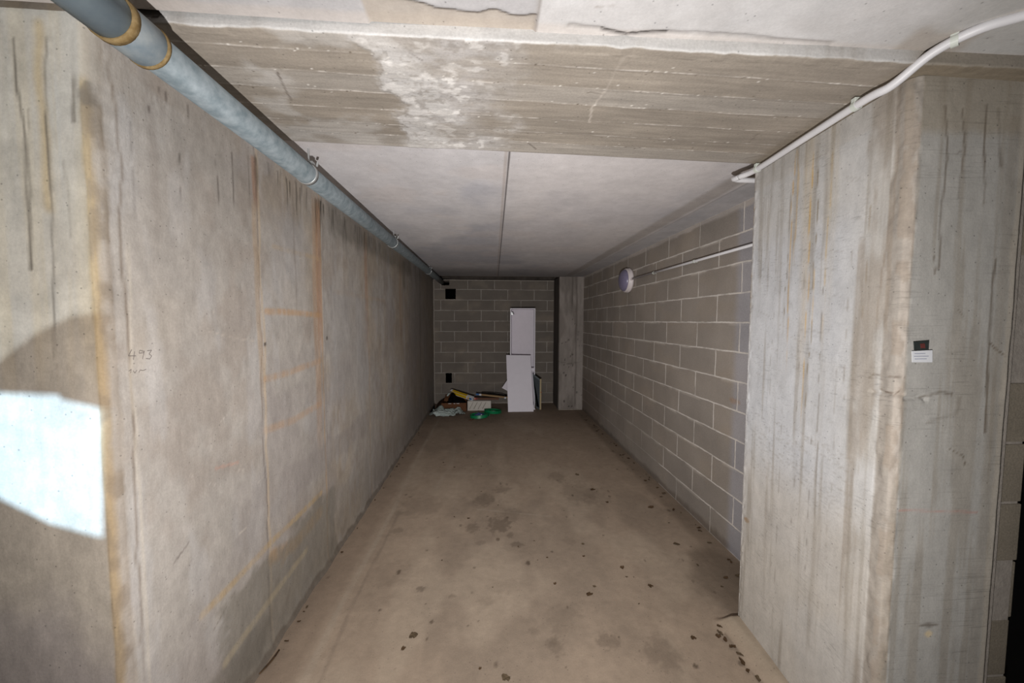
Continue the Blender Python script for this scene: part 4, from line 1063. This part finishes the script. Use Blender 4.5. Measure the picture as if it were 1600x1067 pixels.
# crumpled pale sheet in the left corner
def sheet():
    from mathutils import noise as N
    bm = bmesh.new(); nx, ny = 90, 40; g = []
    for i in range(nx+1):
        row = []
        for j in range(ny+1):
            a, b = i/nx, j/ny; x = -1.015+.60*a+.03*N.noise(Vector((a*4, b*4, 3))); y = 5.98+.34*b+.05*N.noise(Vector((a*3, b*3, 9)))+.03*(a-.5)
            ed = min(1, min(a, 1-a)*7)*min(1, min(b, 1-b)*7)
            z = .006+ed*(.022+.085*abs(N.noise(Vector((a*5.5, b*7+a*2, 1))))+.03*abs(N.noise(Vector((a*16, b*14, 5)))))
            z += .075*math.exp(-((a-.30)/.07)**2-((b-.85)/.25)**2)
            row.append(bm.verts.new((x, y, z)))
        g.append(row)
    for i in range(nx):
        for j in range(ny):
            a, b = (i+.5)/nx-.5, (j+.5)/ny-.5
            if (a/.5)**2+(b/.5)**2 < 1.0+.25*N.noise(Vector((a*9, b*9, 2))): bm.faces.new((g[i][j], g[i+1][j], g[i+1][j+1], g[i][j+1]))
    bmesh.ops.delete(bm, geom=[v for v in bm.verts if not v.link_faces], context='VERTS')
    o = from_bm('crumpled_sheet', bm, M_SHEET, None, True); md = o.modifiers.new('t', 'SOLIDIFY'); md.thickness = .002; md.offset = 1
    origin(o, (-.72, 6.15, 0)); tag(o, 'crumpled pale grey-green plastic sheet on the floor in the left corner', 'sheet')
sheet()
o = solid_poly('black_plastic_strip', [(-1.03, 6.30, .004), (-.985, 6.33, .06), (-.965, 6.36, .10), (-.955, 6.36, .10), (-.945, 6.32, .03), (-.98, 6.29, .003)], (0, .03, .002), M_BLACK); origin(o, (-.95, 6.32, 0))
tag(o, 'black plastic strip slanting down from the box behind the pale sheet', 'strip')

# ------------------------------------------------------------------ dry leaves and crumbs
def leaf_mesh(seed, L, kind):
    rs = random.Random(seed); bm = bmesh.new(); n = 14; c = bm.verts.new((0, 0, L*.10)); R = []
    for k in range(n):
        a = 2*math.pi*k/n; r = L*(.55+.45*math.cos(a)**2)*rs.uniform(.6, 1.15)*(.85 if abs(math.sin(a)) > .6 else 1)
        R.append(bm.verts.new((r*math.cos(a), r*math.sin(a)*.75, L*rs.uniform(.0, .28))))
    for k in range(n): bm.faces.new((c, R[k], R[(k+1) % n]))
    if kind:                                             # curled scrap: fold one side over
        for v in R:
            if v.co.y > 0: v.co.z += v.co.y*.7
    r = bmesh.ops.extrude_face_region(bm, geom=bm.faces[:])
    bmesh.ops.translate(bm, verts=[q for q in r['geom'] if isinstance(q, bmesh.types.BMVert)], vec=(0, 0, .0012))
    bmesh.ops.recalc_face_normals(bm, faces=bm.faces)
    lo = min(v.co.z for v in bm.verts)
    for v in bm.verts: v.co.z -= lo
    me = bpy.data.meshes.new('dry_leaf'); bm.to_mesh(me); bm.free(); me.materials.append(M_LEAF if seed % 3 else M_CLOD); return me
fl_me = [o for o in bpy.data.objects if o.name == 'floor'][0].data
from mathutils.bvhtree import BVHTree
_t = BVHTree.FromPolygons([v.co for v in fl_me.vertices], [p.vertices for p in fl_me.polygons])
LM = [leaf_mesh(s, 1.0, s % 2) for s in range(12)]
def drop(u, v, size, k, label, group=None, rot=None):
    p = at(u, v, Z=0)
    h_ = _t.ray_cast(Vector((p.x, p.y, .5)), Vector((0, 0, -1)))
    o = bpy.data.objects.new('dry_leaf', LM[k % 12]); COL.objects.link(o)
    o.location = (p.x, p.y, (h_[0].z if h_[0] else 0)+.0004)
    o.rotation_euler = (0, 0, random.uniform(-.5, .5) if rot is None else rot); o.scale = (size*.9, size*random.uniform(1.5, 2.3), size*.8)
    return tag(o, label, 'leaf', group)
BIG = [((646, 993), .024, 'torn brown leaf scrap lying at the front left of the floor'), ((630, 1014), .013, 'small leaf scrap just in front of the torn one at the front left'),
       ((921, 928), .022, 'long torn leaf scrap in the middle of the near floor'), ((929, 916), .012, 'thin curl of leaf touching the long torn scrap'), ((1016, 915), .020, 'upright curled leaf right of the long torn scrap'),
       ((972, 887), .016, 'dark leaf scrap behind the long torn scrap'), ((979, 901), .010, 'small leaf crumb beside the dark scrap in mid floor'), ((867, 912), .014, 'pale brown leaf crumb left of the long torn scrap'),
       ((912, 869), .015, 'hooked brown leaf in the middle of the floor'), ((911, 850), .013, 'brown leaf scrap just behind the hooked one'), ((855, 871), .008, 'tiny dark crumb left of the hooked leaf'),
       ((1017, 793), .030, 'large folded brown leaf at the right of mid floor'), ((1057, 850), .026, 'dark curled leaf near the block wall, right of the folded one'), ((949, 785), .018, 'flat leaf left of the large folded leaf'),
       ((926, 765), .026, 'broad thin leaf lying left behind the folded leaf'), ((902, 742), .026, 'dark broad leaf farther down the middle of the floor'), ((1083, 959+37), .020, 'curled leaf at the front right near the pillar foot'),
       ((1122, 994), .016, 'round leaf scrap next to the pillar foot'), ((790, 1059), .024, 'leaf scrap cut by the bottom edge of the picture'), ((750, 1045), .009, 'small dark crumb at the front middle of the floor'),
       ((732, 810), .018, 'dark leaf knot at the left of mid floor'), ((743, 680), .016, 'dark crumb far left on the floor'), ((710, 730), .012, 'single dark crumb left of the floor middle, far back'), ((1134, 903), .018, 'leaf scrap close to the block wall behind the pillar foot'),
       ((1128, 916), .010, 'leaf crumb in front of the scrap by the block wall'), ((693, 723), .012, 'small dark crumb on the left far floor')]
for i, (p_, s_, lb) in enumerate(BIG): drop(p_[0], p_[1], s_, i, lb)
rs = random.Random(21)
for k in range(52):                                      # along the block wall
    t = rs.random()**1.1; y = 2.02+4.1*t; x = XR-.02-abs(rs.gauss(0, .045)); 
    o = bpy.data.objects.new('dry_leaf', LM[k % 12]); COL.objects.link(o); s_ = rs.uniform(.008, .024)
    o.location = (x-s_, y, .004); o.rotation_euler = (rs.uniform(-.1, .1), 0, rs.uniform(0, 6.28)); o.scale = (s_, s_*1.4, s_*.7)
    tag(o, 'small brown leaf scrap swept against the foot of the block wall', 'leaf', 'leaf scraps along the block wall')
for k in range(30):                                      # along the left wall
    t = rs.random(); y = 1.75+3.6*t; o = bpy.data.objects.new('dirt_crumb', LM[(k+3) % 12]); COL.objects.link(o); s_ = rs.uniform(.006, .016)
    o.location = (XL+.035+s_+abs(rs.gauss(0, .012)), y, .004); o.rotation_euler = (0, 0, rs.uniform(0, 6.28)); o.scale = (s_, s_*1.4, s_*.7)
    tag(o, 'small dark crumb lying at the foot of the left concrete wall', 'crumb', 'crumbs along the left wall')
for k in range(46):                                      # scattered over the open floor
    o = bpy.data.objects.new('dirt_crumb', LM[(k+5) % 12]); COL.objects.link(o); s_ = rs.uniform(.004, .011); y = 1.9+3.9*rs.random()
    o.location = (rs.uniform(-.3, 1.4) if k % 3 else rs.uniform(-.8, .4), y, .003); o.rotation_euler = (0, 0, rs.uniform(0, 6.28)); o.scale = (s_, s_*1.4, s_*.7)
    tag(o, 'tiny dark crumb loose on the open concrete floor', 'crumb', 'crumbs on the open floor')
for k in range(9):                                       # at the pillar foot
    o = bpy.data.objects.new('dry_leaf', LM[(k+2) % 12]); COL.objects.link(o); s_ = rs.uniform(.012, .026); y = 1.42+.36*k/9
    o.location = (1.165+rs.uniform(-.02, .02), y, .006); o.rotation_euler = (0, 0, rs.uniform(0, 6.28)); o.scale = (s_, s_*1.4, s_*.7)
    tag(o, 'brown leaf scrap caught in the gap along the pillar foot', 'leaf', 'leaf scraps at the pillar foot')
o = tube('bent_twig', smooth_path([Vector(at(405, 1053, Z=.004)), Vector(at(418, 1040, Z=.012)), Vector(at(428, 1028, Z=.014)), Vector(at(436, 1016, Z=.006))], 5), .0035, M_LEAF, None, 6)
origin(o, at(420, 1038, Z=0)); tag(o, 'bent dark twig on the floor beside the left wall', 'twig')
